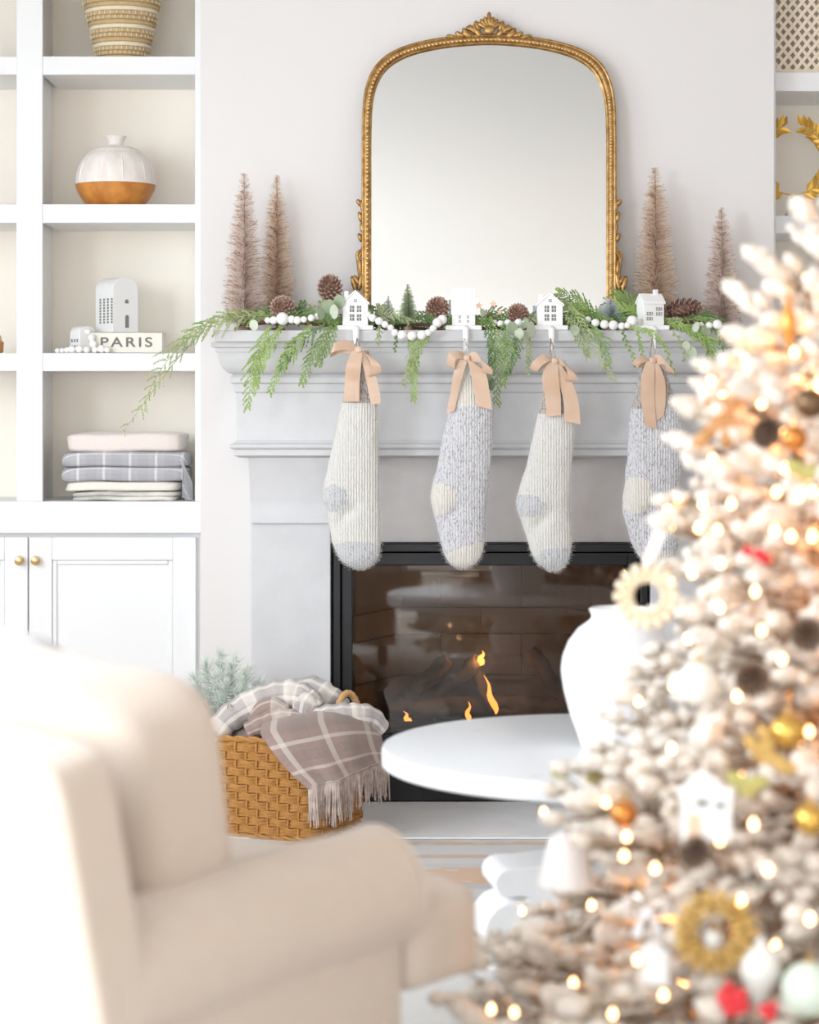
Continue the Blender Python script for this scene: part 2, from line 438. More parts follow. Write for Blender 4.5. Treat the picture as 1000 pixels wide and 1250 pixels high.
def flame(px, py0, py1, y, w, lean=0):
    b = P(px, py0, y); t = P(px + lean, py1, y); h = t.z - b.z; mb = MB()
    pts = [b.lerp(t, k / 8) + Vector((.004 * sin(k * 1.3), 0, 0)) for k in range(9)]
    mb.tube(pts, [w * r for r in (.25, .75, 1, .92, .75, .55, .36, .18, .03)], 10, flat=1)
    R(mb, 'flame', flame_m)
flame(606, 872, 824, .05, .010, -14); flame(571, 882, 856, .05, .008, 2); flame(586, 812, 794, .09, .011, 4); flame(500, 884, 868, .05, .009, -6)
fl = bpy.data.lights.new('fire_glow', 'POINT'); fl.energy = 1.7; fl.color = (1, .50, .20); fl.shadow_soft_size = .05
flo = bpy.data.objects.new('fire_glow', fl); COL.objects.link(flo); flo.location = (-.02, .06, .40)

# ------------------------------------------------------------------ mirror
lean_top, lean_bot = -.030, -.095
def MY(z): return lean_bot + (lean_top - lean_bot) * (z - ZM) / .80
def mpt(px, py, off=0):
    z = CZ + (VY - py) / 422.0
    y = MY(z); d = y - YC
    return Vector((CX + (px - VX) * d / F, y - off, CZ + (VY - py) * d / F))
half = [(149.5, 404), (149.5, 350), (149.5, 280), (149.5, 210), (149.3, 160), (148, 128), (144, 106), (136, 88), (124, 75), (108, 65.5), (88, 58.5), (62, 53), (32, 49.5), (0, 48)]
outl = [(597 - a, b) for a, b in half] + [(597 + a, b) for a, b in half[::-1][1:]]
root = thing('mirror', 'large arched gold framed mirror with leafy crest leaning above the mantel', 'mirror', (0, MY(ZM), ZM))
R = lambda mb, name, mat, par=None, **k: (lambda o: (o.data.transform(Matrix.Translation(-Vector(root.location))), setattr(o, 'parent', par or root), o)[-1])(mb.build(name, mat, **k))
mirror_m = M('mirror_glass', (.80, .815, .81), .02, metal=1.0)
m = MB(); a = [m.vert(mpt(x, y, -.002)) for x, y in outl]; m.face(a[::-1]); R(m, 'mirror_glass', mirror_m)
m = MB(); a = [m.vert(mpt(x, y, -.010)) for x, y in outl]; m.face(a); R(m, 'backing_board', M('backing', (.2, .14, .09), .9), solid=.006)
def smooth_path(pts, n):
    # Catmull-Rom resample
    out = []; L = len(pts)
    for i in range(L - 1):
        p0, p1, p2, p3 = pts[max(i - 1, 0)], pts[i], pts[i + 1], pts[min(i + 2, L - 1)]
        for k in range(n):
            t = k / n
            out.append(tuple(.5 * ((2 * b) + (-a + c) * t + (2 * a - 5 * b + 4 * c - d) * t * t + (-a + 3 * b - 3 * c + d) * t ** 3) for a, b, c, d in zip(p0, p1, p2, p3)))
    out.append(tuple(pts[-1])); return out
pth = smooth_path(outl, 4)
m = MB(); m.tube([mpt(x, y, .004) for x, y in pth], .0115, 10, up=(0, -1, 0)); R(m, 'frame', gold_m)
cxm, cym = 597, 260
def inset(k): return [(597 + (x - 597) * (1 - k / 150), cym + (y - cym) * (1 - k / 210)) for x, y in pth]
m = MB(); m.tube([mpt(x, y, .011) for x, y in inset(-4.0)], .0045, 8, up=(0, -1, 0)); R(m, 'outer_fillet', gold_m)
m = MB(); m.tube([mpt(x, y, .007) for x, y in inset(4.5)], .0035, 8, up=(0, -1, 0)); R(m, 'inner_fillet', gold_m)
m = MB(); fine = smooth_path([(x, y) for x, y in inset(1.2)], 3); acc = 0; last = None
for q in fine:
    p = mpt(q[0], q[1], .0155)
    if last is None or (p - last).length > .0088:
        last = p; m.soft(p, (.0042, .0042, .0042), 2, 2)
stuff(R(m, 'beading', M('beading_gold', (.62, .42, .2), .35, metal=.8)))
def leaf_blob(mb, px, py, ang, ln, wd, off=.012):
    """small carved acanthus lobe: ang in picture plane, ln/wd in px"""
    c = mpt(px, py, off); s_ = 1 / 422
    dx = Vector((cos(ang), 0, sin(ang))); dn = Vector((-sin(ang), 0, cos(ang)))
    rot = Matrix((dx, Vector((0, -1, 0)), dn)).transposed()
    mb.soft(c + dx * ln * s_ / 2, (ln * s_ / 2, .008, wd * s_ / 2), 2.2, 4, rot)
m = MB()
for k in range(7): leaf_blob(m, 597, 37, radians(30 + k * 20), 17 if k != 3 else 22, 6.5, .014)
leaf_blob(m, 597, 44, radians(90), 12, 14, .022)
for sg in (-1, 1):
    for (ox, py, an, ln, wd) in ((12, 40, 70, 15, 7), (15, 42, 45, 15, 7), (19, 43, 100, 14, 7), (17, 38, 20, 12, 7), (26, 45, 60, 12, 6), (29, 46, 25, 14, 6), (36, 47, 70, 9, 5), (38, 47.5, 15, 14, 5), (47, 48.5, 45, 7, 4), (46, 49, 5, 9, 4), (21, 46, 30, 14, 9), (10, 46, 55, 14, 8)):
        a_ = radians(an); a_ = a_ if sg > 0 else pi - a_
        leaf_blob(m, 597 + sg * ox, py, a_, ln, wd)
R(m, 'crest', gold_m)
for sg in (-1, 1):
    m = MB(); X = lambda o: 597 + sg * o
    A = lambda d: radians(d) if sg > 0 else pi - radians(d)
    for (ox, py, an, ln, wd) in ((153, 262, 80, 18, 5), (156, 252, 60, 10, 6), (155, 258, 100, 10, 5), (155, 272, 75, 14, 6), (154, 285, 85, 14, 6), (155, 296, 70, 12, 6), (157, 350, 60, 16, 6), (159, 356, 100, 24, 6), (162, 358, 75, 22, 6), (160, 352, 40, 10, 6), (156, 338, 85, 22, 5)):
        leaf_blob(m, X(ox), py, A(an), ln, wd, .006)
    sp = [(X(155 + 6 * cos(t) * (1 - t / 9)), 312 - 7 * sin(t) * (1 - t / 9)) for t in [k * .5 - 1.5 for k in range(14)]]
    m.tube([mpt(x, y, .008) for x, y in sp], .005, 6); m.tube([mpt(X(153), 300, .006), mpt(X(160), 318, .006), mpt(X(157), 345, .006)], .005, 6)
    R(m, 'side_ornament', gold_m)

# ------------------------------------------------------------------ glittered bottle brush trees
champ_m = M('champagne_bristle', (.90, .79, .73), .4, metal=.0, col2=(.96, .91, .88), vscale=120)
champ2_m = M('gold_bristle', (.86, .70, .56), .4, metal=.0, col2=(.95, .87, .78), vscale=120)
def translucent(mm, f):
    nt = mm.node_tree; b = nt.nodes['Principled BSDF']; o = nt.nodes['Material Output']; t = nt.nodes.new('ShaderNodeBsdfTranslucent'); x = nt.nodes.new('ShaderNodeMixShader'); x.inputs[0].default_value = f
    l = b.inputs['Base Color'].links
    if l: nt.links.new(l[0].from_socket, t.inputs[0])
    else: t.inputs[0].default_value = b.inputs['Base Color'].default_value
    nt.links.new(b.outputs[0], x.inputs[1]); nt.links.new(t.outputs[0], x.inputs[2]); nt.links.new(x.outputs[0], o.inputs[0])
translucent(champ_m, .45); translucent(champ2_m, .4)
dkch = M('dark_glitter', (.52, .36, .26), .3, metal=.4, col2=(.40, .24, .14), vscale=150)
wire_m = M('wire', (.30, .2, .13), .5, metal=.6)
def brush_tree(name, px, top, base, hw, y, mat, label, n=3600, group=None, wmul=1.0, pw=.52, cat='bottle brush tree', zb=ZM, dk=None):
    b = P(px, base, y); b.z = zb; t = P(px, top, y); H = t.z - b.z; Rr = hw / SC(y)
    root = thing(name, label, cat, b, group=group)
    m = MB(); m.tube([(0, 0, .008), (0, 0, H * .5), (0, 0, H)], [.003, .0025, .001], 6); m.build('trunk', wire_m, root)
    m = MB(); m.lathe([(Rr * .45, 0), (Rr * .45, .008), (Rr * .40, .012), (.003, .012)], n=16); m.build('base', wire_m, root)
    m = MB()
    for i in range(n):
        h = 1 - sqrt(1 - random.random() * .985) if random.random() < .75 else random.random()
        r = Rr * ((1 - h) ** pw + .05) * (.45 + .65 * random.random()) * (1 + .05 * sin(h * 46 + 2)); a = random.uniform(0, 2 * pi)
        if h > .9: r = max(r, Rr * .17)
        z0 = .02 + h * (H - .022); d = Vector((cos(a), sin(a), 0)); q = Vector((-sin(a) * .7, cos(a) * .7, .7)) * .0008 * wmul
        up = r * random.uniform(.02, .35)
        m.cur = 1 if random.random() < .20 else 0
        m.poly([d * .002 + Vector((0, 0, z0)) - q, d * .002 + Vector((0, 0, z0)) + q, d * r + Vector((0, 0, z0 + up)) + q * .9, d * r + Vector((0, 0, z0 + up)) - q * .9])
    stuff(m.build('bristles', [mat, dk or mat], root, smooth=False))
    return root
brush_tree('bottle_brush_tree', 298, 211, 395, 27, -.15, champ_m, 'leftmost tall champagne bottle brush tree at the mantel end', 5200, dk=dkch)
brush_tree('bottle_brush_tree', 338, 214, 395, 23, -.062, champ2_m, 'slimmer gold bottle brush tree right of its twin on the left', 5200, dk=dkch)
brush_tree('bottle_brush_tree', 800, 204, 395, 29, -.08, champ2_m, 'tall gold bottle brush tree right of the mirror', 5600, dk=dkch)
brush_tree('bottle_brush_tree', 881, 253, 398, 24, -.09, champ_m, 'shorter champagne bottle brush tree at the right mantel end', 5200, dk=dkch)
green_br = M('green_bristle', (.34, .42, .24), .8, col2=(.5, .58, .4), vscale=120)
frost_br = M('frost_bristle', (.60, .66, .66), .7, col2=(.88, .90, .90), vscale=100)
brush_tree('bottle_brush_tree', 498, 347, 397, 12, -.20, green_br, 'small green bottle brush tree beside the white bead swag', 1500, wmul=.8)
brush_tree('bottle_brush_tree', 474, 361, 397, 11, -.17, frost_br, 'tiny frosted grey pine tree behind the bead swag', 900, wmul=1.2, pw=.7)
brush_tree('bottle_brush_tree', 745, 364, 397, 19, -.16, frost_br, 'round frosted blue-grey bush tree between two green sprays', 1500, wmul=1.2, pw=.45)

# ------------------------------------------------------------------ white house stocking holders
def house_holder(px, label, w, eave, peak, y=-.215, rz=0.0, kind='gable', chim=None, wins=(), baseW=44, hookpx=0):
    b = P(px, 402, y); b.z = ZM
    s_ = 1 / SC(y)
    root = thing('stocking_holder', label, 'stocking holder', b)
    bw = baseW * s_
    m = MB(); m.bb(-bw / 2, bw / 2, -.033, .04, 0, .014); m.build('base', white_met, root, bevel=.003)
    m = MB(); hx = hookpx * s_
    m.tube([(hx, -.030, .010), (hx, -.046, .004), (hx, -.052, -.020), (hx, -.053, -.046), (hx, -.062, -.058), (hx, -.072, -.050), (hx, -.073, -.040)], [.0095, .0095, .008, .0045, .004, .004, .0035], 8, flat=.5, up=(0, -1, .2))
    m.build('hook', white_met, root)
    hr = bpy.data.objects.new('house', None); COL.objects.link(hr); hr.parent = root; hr.rotation_euler = (0, 0, rz); hr.empty_display_size = .02
    W = w * s_; He = .014 + eave * s_; Hp = .014 + peak * s_; D = .045
    m = MB()
    if kind == 'gable': m.prism([(-W / 2, .014), (W / 2, .014), (W / 2, He), (0, Hp), (-W / 2, He)], lambda u, v, q: Vector((u, -D / 2 + q, v)), D)
    else: m.prism([(-D / 2, .014), (D / 2, .014), (D / 2, He), (0, Hp), (-D / 2, He)], lambda u, v, q: Vector((-W / 2 + q, u, v)), W)
    m.build('house_body', white_met, hr, bevel=.0015)
    m = MB(); ov = .004
    if kind == 'gable':
        for sg in (-1, 1):
            m.prism([(sg * (W / 2 + ov), He - ov * .8), (0, Hp), (0, Hp + .005), (sg * (W / 2 + ov), He + .004)], lambda u, v, q: Vector((u, -D / 2 - .003 + q, v)), D + .006)
    else:
        for sg in (-1, 1):
            m.prism([(sg * (D / 2 + ov), He - ov * .8), (0, Hp), (0, Hp + .005), (sg * (D / 2 + ov), He + .004)], lambda u, v, q: Vector((-W / 2 - .003 + q, u, v)), W + .006)
    m.build('roof', white_met, hr, bevel=.001)
    if chim:
        m = MB(); c = chim[0] * s_; m.bb(c - .006, c + .006, -.006, .006, .014 + chim[1] * s_, .014 + chim[2] * s_); m.build('chimney', white_met, hr, bevel=.001)
    for (wx, wz, ww, wh, face) in wins:
        m = MB(); wx, wz, ww, wh = wx * s_, .014 + wz * s_, ww * s_, wh * s_
        if face == 'f': m.bb(wx - ww / 2, wx + ww / 2, -D / 2 - .0012, -D / 2 + .002, wz - wh / 2, wz + wh / 2)
        else: m.bb(-W / 2 - .0012 if face == 'l' else W / 2 - .002, -W / 2 + .002 if face == 'l' else W / 2 + .0012, wx - ww / 2, wx + ww / 2, wz - wh / 2, wz + wh / 2)
        o = m.build('window', dark_win, hr)
        m = MB()
        if face == 'f':
            m.bb(wx - .0006, wx + .0006, -D / 2 - .002, -D / 2, wz - wh / 2, wz + wh / 2); m.bb(wx - ww / 2, wx + ww / 2, -D / 2 - .002, -D / 2, wz - .0006, wz + .0006)
            m.build('mullion', white_met, hr)
    return root
W4 = [(-4, 20, 5.5, 8, 'f'), (4.5, 20, 5.5, 8, 'f'), (-4, 9.5, 5.5, 8, 'f'), (4.5, 9.5, 5.5, 8, 'f'), (0, 30, 3.5, 3.5, 'f')]
house_holder(434, 'white gabled house stocking holder, leftmost on the mantel', 31, 26, 41, wins=W4, chim=(-11, 26, 42), hookpx=1)
house_holder(566, 'white stocking holder house showing its plain roof, behind second stocking', 28, 14, 44, kind='side', wins=[(-5, 10, 2.5, 3, 'f'), (5, 10, 2.5, 3, 'f'), (-5, 5, 2.5, 3, 'f'), (5, 5, 2.5, 3, 'f')], hookpx=2)
house_holder(671, 'white gabled house stocking holder, third along the mantel', 31, 24, 38, wins=W4, chim=(-11, 24, 38), hookpx=1)
house_holder(794, 'white house stocking holder turned to show two sides, rightmost', 28, 27, 37, kind='side', rz=radians(20), chim=(7, 28, 44),
             wins=[(-8, 14, 3.5, 4, 'f'), (-3.5, 14, 3.5, 4, 'f'), (-8, 8, 3.5, 4, 'f'), (-3.5, 8, 3.5, 4, 'f'), (4.5, 20, 3.5, 4, 'f'), (9, 20, 3.5, 4, 'f'), (4.5, 14, 3.5, 4, 'f'), (9, 14, 3.5, 4, 'f')], hookpx=2)

# ------------------------------------------------------------------ knitted stockings with ribbons
def knit(name, base, fleck, thr=.60, sc1=260):
    mm = M(name, base, .95, sheen=.4)
    b = mm.node_tree.nodes['Principled BSDF']
    tc = node(mm, 'ShaderNodeTexCoord'); mp = node(mm, 'ShaderNodeMapping'); mp.inputs['Scale'].default_value = (1, 1, .45); link_in(mm, tc.outputs['Object'], mp.inputs[0])
    n = node(mm, 'ShaderNodeTexNoise'); n.inputs['Scale'].default_value = sc1; n.inputs['Detail'].default_value = 3; link_in(mm, mp.outputs[0], n.inputs['Vector'])
    r = node(mm, 'ShaderNodeValToRGB'); r.color_ramp.elements[0].position = thr - .05; r.color_ramp.elements[1].position = thr + .10
    link_in(mm, n.outputs['Fac'], r.inputs[0])
    c = mix_c(mm, r.outputs[0], base, fleck)
    n3 = node(mm, 'ShaderNodeTexNoise'); n3.inputs['Scale'].default_value = 22; link_in(mm, tc.outputs['Object'], n3.inputs['Vector'])
    c = mix_c(mm, math_n(mm, 'MULTIPLY', n3.outputs['Fac'], .35), c, tuple(x * .86 for x in base))
    link_in(mm, c, b.inputs['Base Color'])
    w = node(mm, 'ShaderNodeTexWave', wave_type='BANDS', bands_direction='X'); w.inputs['Scale'].default_value = 42; w.inputs['Distortion'].default_value = 2.5; w.inputs['Detail'].default_value = 2; w.inputs['Detail Scale'].default_value = 3
    link_in(mm, tc.outputs['Object'], w.inputs['Vector'])
    n4 = node(mm, 'ShaderNodeTexNoise'); n4.inputs['Scale'].default_value = 330; link_in(mm, tc.outputs['Object'], n4.inputs['Vector'])
    h = math_n(mm, 'ADD', math_n(mm, 'MULTIPLY', w.outputs['Fac'], .6), math_n(mm, 'MULTIPLY', n4.outputs['Fac'], .9))
    bp = node(mm, 'ShaderNodeBump'); bp.inputs['Strength'].default_value = .8; bp.inputs['Distance'].default_value = .004
    link_in(mm, h, bp.inputs['Height']); link_in(mm, bp.outputs[0], b.inputs['Normal'])
    return mm
cream_k = knit('cream_wool', (.71, .69, .65), (.55, .52, .49), .62)
grey_k = knit('grey_wool', (.66, .65, .67), (.30, .29, .31), .555)
patch_k = knit('pale_grey_wool', (.60, .60, .61), (.34, .34, .36), .57)
dark_k = knit('dark_cuff_wool', (.52, .47, .43), (.20, .17, .15), .52)
creamp_k = knit('ivory_wool', (.73, .69, .62), (.62, .58, .52), .66)
ribbon_m = M('peach_satin', (.62, .45, .335), .32, sheen=.15, col2=(.56, .37, .25), vscale=14)
ribbon_in = ribbon_m
def stocking(label, rows_, heel, toe_y, cuff_y, mats, loops, tails, knot, y=-.315, hang=None):
    cx = sum((a + b) / 2 for _, a, b in rows_) / len(rows_)
    top = P(cx, rows_[0][0], y)
    root = thing('stocking', label, 'stocking', top, group=None)
    rr = smooth_path(rows_, 7); n = 26
    ring = []
    body = {k: MB() for k in ('leg', 'heel', 'toe', 'cuff')}
    pos = []; 
    for (py, xl, xr) in rr:
        c = (xl + xr) / 2; hw = (xr - xl) / 2; t = (py - rr[0][0]) / (rr[-1][0] - rr[0][0])
        dp = min(hw * .50, 14) / SC(y)
        row = []
        for k in range(n):
            a = 2 * pi * k / n
            px = c + hw * cos(a); q = P(px, py, y)
            foot = .024 * max(0, (t - .62) / .38) * (1 if sin(a) < 0 else .3)
            q.y = y + dp * sin(a) - foot
            if heel and sin(a) < .2:
                q.y -= .012 * math.exp(-(((px - heel[0]) / heel[2]) ** 2 + ((py - heel[1]) / heel[3]) ** 2) * 1.2)
                q.y += .014 * math.exp(-(((px - heel[0] - 16) / 12) ** 2 + ((py - heel[1] - 20 + (px - heel[0] - 16) * .9) / 7) ** 2))
            w_ = noise.noise(Vector((q.x * 40, q.z * 34, k * .05))) * .0035
            q.y += w_; q.x += w_ * .7 * cos(a)
            row.append((q - top, px, py, sin(a) < .25))
        pos.append(row)
    def key(px, py, front):
        if heel and front and ((px - heel[0]) / heel[2]) ** 2 + ((py - heel[1]) / heel[3]) ** 2 < 1: return 'heel'
        if py > toe_y(px): return 'toe'
        if py < cuff_y: return 'cuff'
        return 'leg'
    vid = {k: {} for k in body}
    for i in range(len(pos) - 1):
        for k in range(n):
            cs = [(i, k), (i, (k + 1) % n), (i + 1, (k + 1) % n), (i + 1, k)]
            px = sum(pos[a][b][1] for a, b in cs) / 4; py = sum(pos[a][b][2] for a, b in cs) / 4
            kk = key(px, py, pos[i][k][3]); mb = body[kk]; idx = []
            for ab in cs:
                if ab not in vid[kk]: vid[kk][ab] = mb.vert(pos[ab[0]][ab[1]][0])
                idx.append(vid[kk][ab])
            mb.face(idx[::-1])
    last = [pos[-1][k][0] for k in range(n)]; body['toe'].poly(last[::-1])
    for kk, mt in zip(('leg', 'heel', 'toe', 'cuff'), mats):
        if body[kk].f: body[kk].build(kk, mt, root, sub=1, ang=180)
    # woolly halo
    m = MB()
    for i in range(0, len(pos)):
        for k in range(n):
            for q in range(2):
                p, px, py, fr_ = pos[i][k]; c = sum((pos[i][j][0] for j in range(n)), Vector()) / n
                d = (p - c); d.z = random.uniform(-.01, .004); d = d.normalized() * random.uniform(.003, .007); d += Vector((random.gauss(0, .002), 0, random.gauss(0, .002)))
                p = p + Vector((random.gauss(0, .003), 0, random.gauss(0, .003))); s2 = Vector((d.z, 0, -d.x)).normalized() * .0004
                m.poly([p - s2, p + s2, p + d])
    stuff(m.build('wool_fuzz', mats[0], root, smooth=False))
    # yarn loop up to the hook
    if hang:
        hx, hy = hang
        a = P(knot[0], knot[1] + 6, y + .0); b = P(hx, hy, y)
        m = MB()
        for s3 in (-1, 1):
            m.tube([a - top + Vector((s3 * .004, .0, 0)), a.lerp(b, .5) - top + Vector((s3 * .006, 0, 0)), b - top], .0022, 6)
        m.build('hanging_loop', mats[3], root)
    # ribbon bow
    bow = MB(); kz = P(knot[0], knot[1], y - .030)
    bow.soft(kz - top, (.010, .008, .010), 3, 5)
    bow.build('ribbon_knot', ribbon_m, root)
    def strip(name, pts, widths, par=root):
        """pts: (px, py, dy) centre line; widths: (dx, dy_) half width vectors in px"""
        mb = MB(); pp = smooth_path([(*p, *w) for p, w in zip(pts, widths)], 6); prev = None; rows2 = []
        for q in pp:
            c = P(q[0], q[1], y - .028 + q[2]) - top; s_ = 1 / SC(y)
            wv = Vector((q[3] * s_, q[5] * s_ if len(q) > 5 else 0, -q[4] * s_))
            rows2.append([mb.vert(c - wv), mb.vert(c + Vector((0, -.0006, 0))), mb.vert(c + wv)])
        for a, b in zip(rows2, rows2[1:]):
            for k in range(2): mb.face((a[k], a[k + 1], b[k + 1], b[k]))
        mb.build(name, ribbon_m, par, solid=.0012, ang=50)
    for pts, ws in loops: strip('ribbon_loop', pts, ws)
    for pts, ws in tails: strip('ribbon_tail', pts, ws)
    return root
# 1 cream
stocking('cream knitted stocking with grey heel and toe, leftmost under the mantel',
    [(428, 432, 450), (445, 428, 454), (470, 424, 459), (492, 417, 461), (525, 410, 462), (560, 402, 463), (590, 395.5, 463), (608, 394, 463), (622, 399, 464), (640, 402, 465), (660, 405, 465), (676, 412, 464), (686, 420, 458), (691.5, 431, 449), (693, 437, 443)],
    (408, 608, 16, 17), lambda x: 659 + (x - 435) ** 2 * .008, 492, (cream_k, patch_k, patch_k, dark_k),
    [([(436, 426, 0), (422, 421, -.012), (408, 424, -.02), (405, 431, -.012), (414, 428, .002), (434, 428, .004)], [(2, 6), (1, 6), (-1, 5.5), (-2, 5), (1, 4), (2, 3)]),
     ([(440, 427, 0), (450, 434, -.016), (459, 447, -.02), (457, 458, -.01), (448, 448, .002), (440, 432, .004)], [(3, 4), (5, 3), (6, 1), (6, -2), (5, 1), (3, 3)])],
    [([(437, 428, -.004), (432, 445, -.014), (430, 468, -.008), (429, 490, -.012)], [(6, 2), (9, 0), (9, 0), (9.5, 0)]),
     ([(441, 430, -.002), (449, 448, -.006), (455, 470, -.004), (459, 493, -.004)], [(4, 2), (6, 2), (7, 1), (6, -1)])],
    (438, 427), hang=(436, 413))
# 2 grey
stocking('grey knitted stocking with ivory heel and toe, second from left',
    [(436, 562, 578), (455, 556, 585), (478, 552, 594), (500, 548, 602), (530, 541, 602), (560, 535, 600), (590, 528, 597), (606, 525, 595), (622, 528, 593), (640, 533, 593), (658, 537, 592), (675, 541, 589), (686, 548, 582), (691, 556, 573), (692.5, 561, 567)],
    (536, 608, 19, 19), lambda x: 671 - (x - 552) * .35 + (x - 565) ** 2 * .004, 496, (grey_k, creamp_k, creamp_k, creamp_k),
    [([(568, 436, 0), (560, 433, -.014), (552, 436, -.02), (551, 448, -.014), (556, 446, 0), (567, 438, .004)], [(2, 5), (2, 5), (4, 4), (5, 2), (3, 4), (2, 4)]),
     ([(573, 437, 0), (584, 436, -.014), (594, 446, -.02), (594, 456, -.012), (586, 447, .002), (574, 440, .004)], [(2, 5), (3, 6), (6, 4), (6, 1), (3, 4), (2, 4)])],
    [([(567, 438, -.004), (560, 455, -.006), (555, 480, -.002), (550, 503, .0)], [(4, 2), (6, 0), (5, -1), (5, -1)]),
     ([(574, 440, -.006), (584, 456, -.012), (588, 478, -.010), (592, 498, -.008)], [(4, 2), (9, 0), (9.5, 0), (9, 2)])],
    (570, 437), hang=(567, 413))
# 3 cream
stocking('cream knitted stocking with grey heel patch and pale toe, third along',
    [(440, 668, 688), (458, 664, 693), (482, 663, 698), (505, 656, 702), (535, 650, 701), (565, 643, 699), (595, 634, 697), (612, 629.5, 696), (626, 632, 696), (642, 638, 697), (660, 643, 698), (678, 650, 696), (688, 657, 691), (694, 667, 684), (696, 672, 679)],
    (643, 617, 22, 14), lambda x: 668 + (x - 678) ** 2 * .006 + (6 if x < 660 else 0), 505, (cream_k, patch_k, patch_k, dark_k),
    [([(676, 440, 0), (667, 437, -.014), (656, 444, -.02), (652, 452, -.014), (661, 446, 0), (674, 442, .004)], [(2, 4), (4, 4), (5, 3), (5, 2), (4, 3), (2, 3)]),
     ([(680, 441, 0), (691, 445, -.014), (699, 458, -.02), (696, 465, -.012), (688, 452, .002), (681, 444, .004)], [(2, 4), (5, 5), (6, 3), (6, 0), (4, 3), (2, 3)])],
    [([(676, 443, -.006), (672, 460, -.014), (675, 485, -.010), (676, 508, -.010)], [(5, 2), (10, 0), (9.5, 0), (9, -1)]),
     ([(681, 444, -.004), (690, 465, -.008), (697, 490, -.006), (699, 516, -.006)], [(4, 2), (8, 1), (9, 0), (10, 2)])],
    (677, 441), hang=(672, 413))
# 4 grey
stocking('grey knitted stocking with ivory heel beside the christmas tree, rightmost',
    [(440, 786, 806), (458, 780, 814), (485, 774, 824), (505, 769, 832), (530, 767, 836), (560, 765, 834), (590, 762, 831), (610, 760, 829), (626, 760, 828), (642, 764, 828), (658, 768, 828), (672, 775, 826), (684, 784, 820), (690, 794, 812), (692, 800, 806)],
    (776, 604, 20, 22), lambda x: 672, 500, (grey_k, creamp_k, creamp_k, dark_k),
    [([(793, 441, 0), (786, 438, -.010), (778, 442, -.016), (776, 447, -.01), (783, 445, 0), (792, 443, .003)], [(2, 4), (2, 4), (3, 3), (4, 2), (3, 3), (2, 3)]),
     ([(799, 440, 0), (808, 439, -.014), (817, 446, -.02), (817, 454, -.012), (810, 448, .002), (800, 443, .004)], [(2, 5), (3, 6), (5, 5), (5, 2), (3, 4), (2, 4)])],
    [([(794, 442, -.006), (791, 462, -.012), (791, 490, -.010), (795, 522, -.010)], [(5, 2), (8, 0), (8, 0), (7, 2)]),
     ([(799, 442, -.004), (804, 465, -.008), (805, 492, -.008), (804, 512, -.006)], [(5, 2), (8, 0), (7.5, 0), (6, -4)])],
    (797, 440), hang=(796, 413))

# ------------------------------------------------------------------ garland of cedar and eucalyptus
greens = [M('cedar_fresh', (.22, .34, .07), .6, col2=(.34, .46, .13), vscale=30), M('cedar_mid', (.15, .26, .06), .6, col2=(.25, .36, .10), vscale=30), M('cedar_dark', (.085, .17, .045), .6, col2=(.16, .25, .08), vscale=30), M('cedar_olive', (.27, .33, .14), .65, col2=(.42, .46, .25), vscale=30)]
twig_m = M('twig_brown', (.18, .11, .06), .8)
def frond_mesh(mb, pts, width, n, normal=Vector((0, -1, 0)), droop=.35, lw=.0019, seed=0, taper=.75, leaf=.011):
    rnd = random.Random(seed); pp = [Vector(q) for q in smooth_path([tuple(p) for p in pts], 8)]
    L = len(pp); mb.tube(pp, [.0018 * (1 - .7 * i / L) for i in range(L)], 5)
    nv = normal.normalized()
    def strip(a, b, w, sidev):
        c = a.lerp(b, .5)
        mb.face([mb.vert(a), mb.vert(c + sidev * w), mb.vert(b), mb.vert(c - sidev * w)])
    for i in range(n):
        t = (i + .5) / n; k = t * (L - 1); k0 = int(k); p = pp[k0].lerp(pp[min(k0 + 1, L - 1)], k - k0)
        tg = (pp[min(k0 + 1, L - 1)] - pp[max(k0 - 1, 0)]).normalized()
        side = tg.cross(nv).normalized() * (1 if i % 2 else -1)
        w = width * (sin(min(1, t * 2.2) * pi / 2)) * (1 - taper * t) * rnd.uniform(.75, 1.1)
        d = (tg * rnd.uniform(.55, 1.15) + side * rnd.uniform(.55, .95) + nv * rnd.uniform(-.3, .5)).normalized(); w *= rnd.uniform(.7, 1.25)
        q = p; segs = 4; 
        for s in range(segs):
            d2 = (d + Vector((0, 0, -1)) * (droop + .25) * s / segs * 1.1 + tg * .15 * s).normalized()
            q2 = q + d2 * w / segs; sv = d2.cross(nv).normalized()
            strip(q, q2 + d2 * .002, lw * 1.1, sv)
            nl = max(1, int(w / segs / .0042))
            for j in range(nl):
                o = q.lerp(q2, (j + rnd.random()) / nl)
                for sgn in (-1, 1):
                    ld = (d2 * 1.0 + sv * sgn * rnd.uniform(.25, .7) + nv * rnd.uniform(-.3, .5)).normalized()
                    ll = leaf * .82 * rnd.uniform(.6, 1.1) * (1 - .45 * s / segs)
                    strip(o, o + ld * ll, lw * .75, ld.cross(nv).normalized())
            q = q2
gar = thing('cedar_garland', 'green cedar and eucalyptus garland spread along the mantel shelf', 'garland', (0, -.2, ZM))
def G(mb, name, mat, **k):
    o = mb.build(name, mat, **k); o.data.transform(Matrix.Translation(-Vector(gar.location))); o.parent = gar; return o
def frond(path, width, n, mi, seed, **k):
    mb = MB(); frond_mesh(mb, [P(a, b, c) for a, b, c in path], width / 440, n, seed=seed, **k); return G(mb, 'cedar_sprig', greens[mi], smooth=False)
YH = -.275
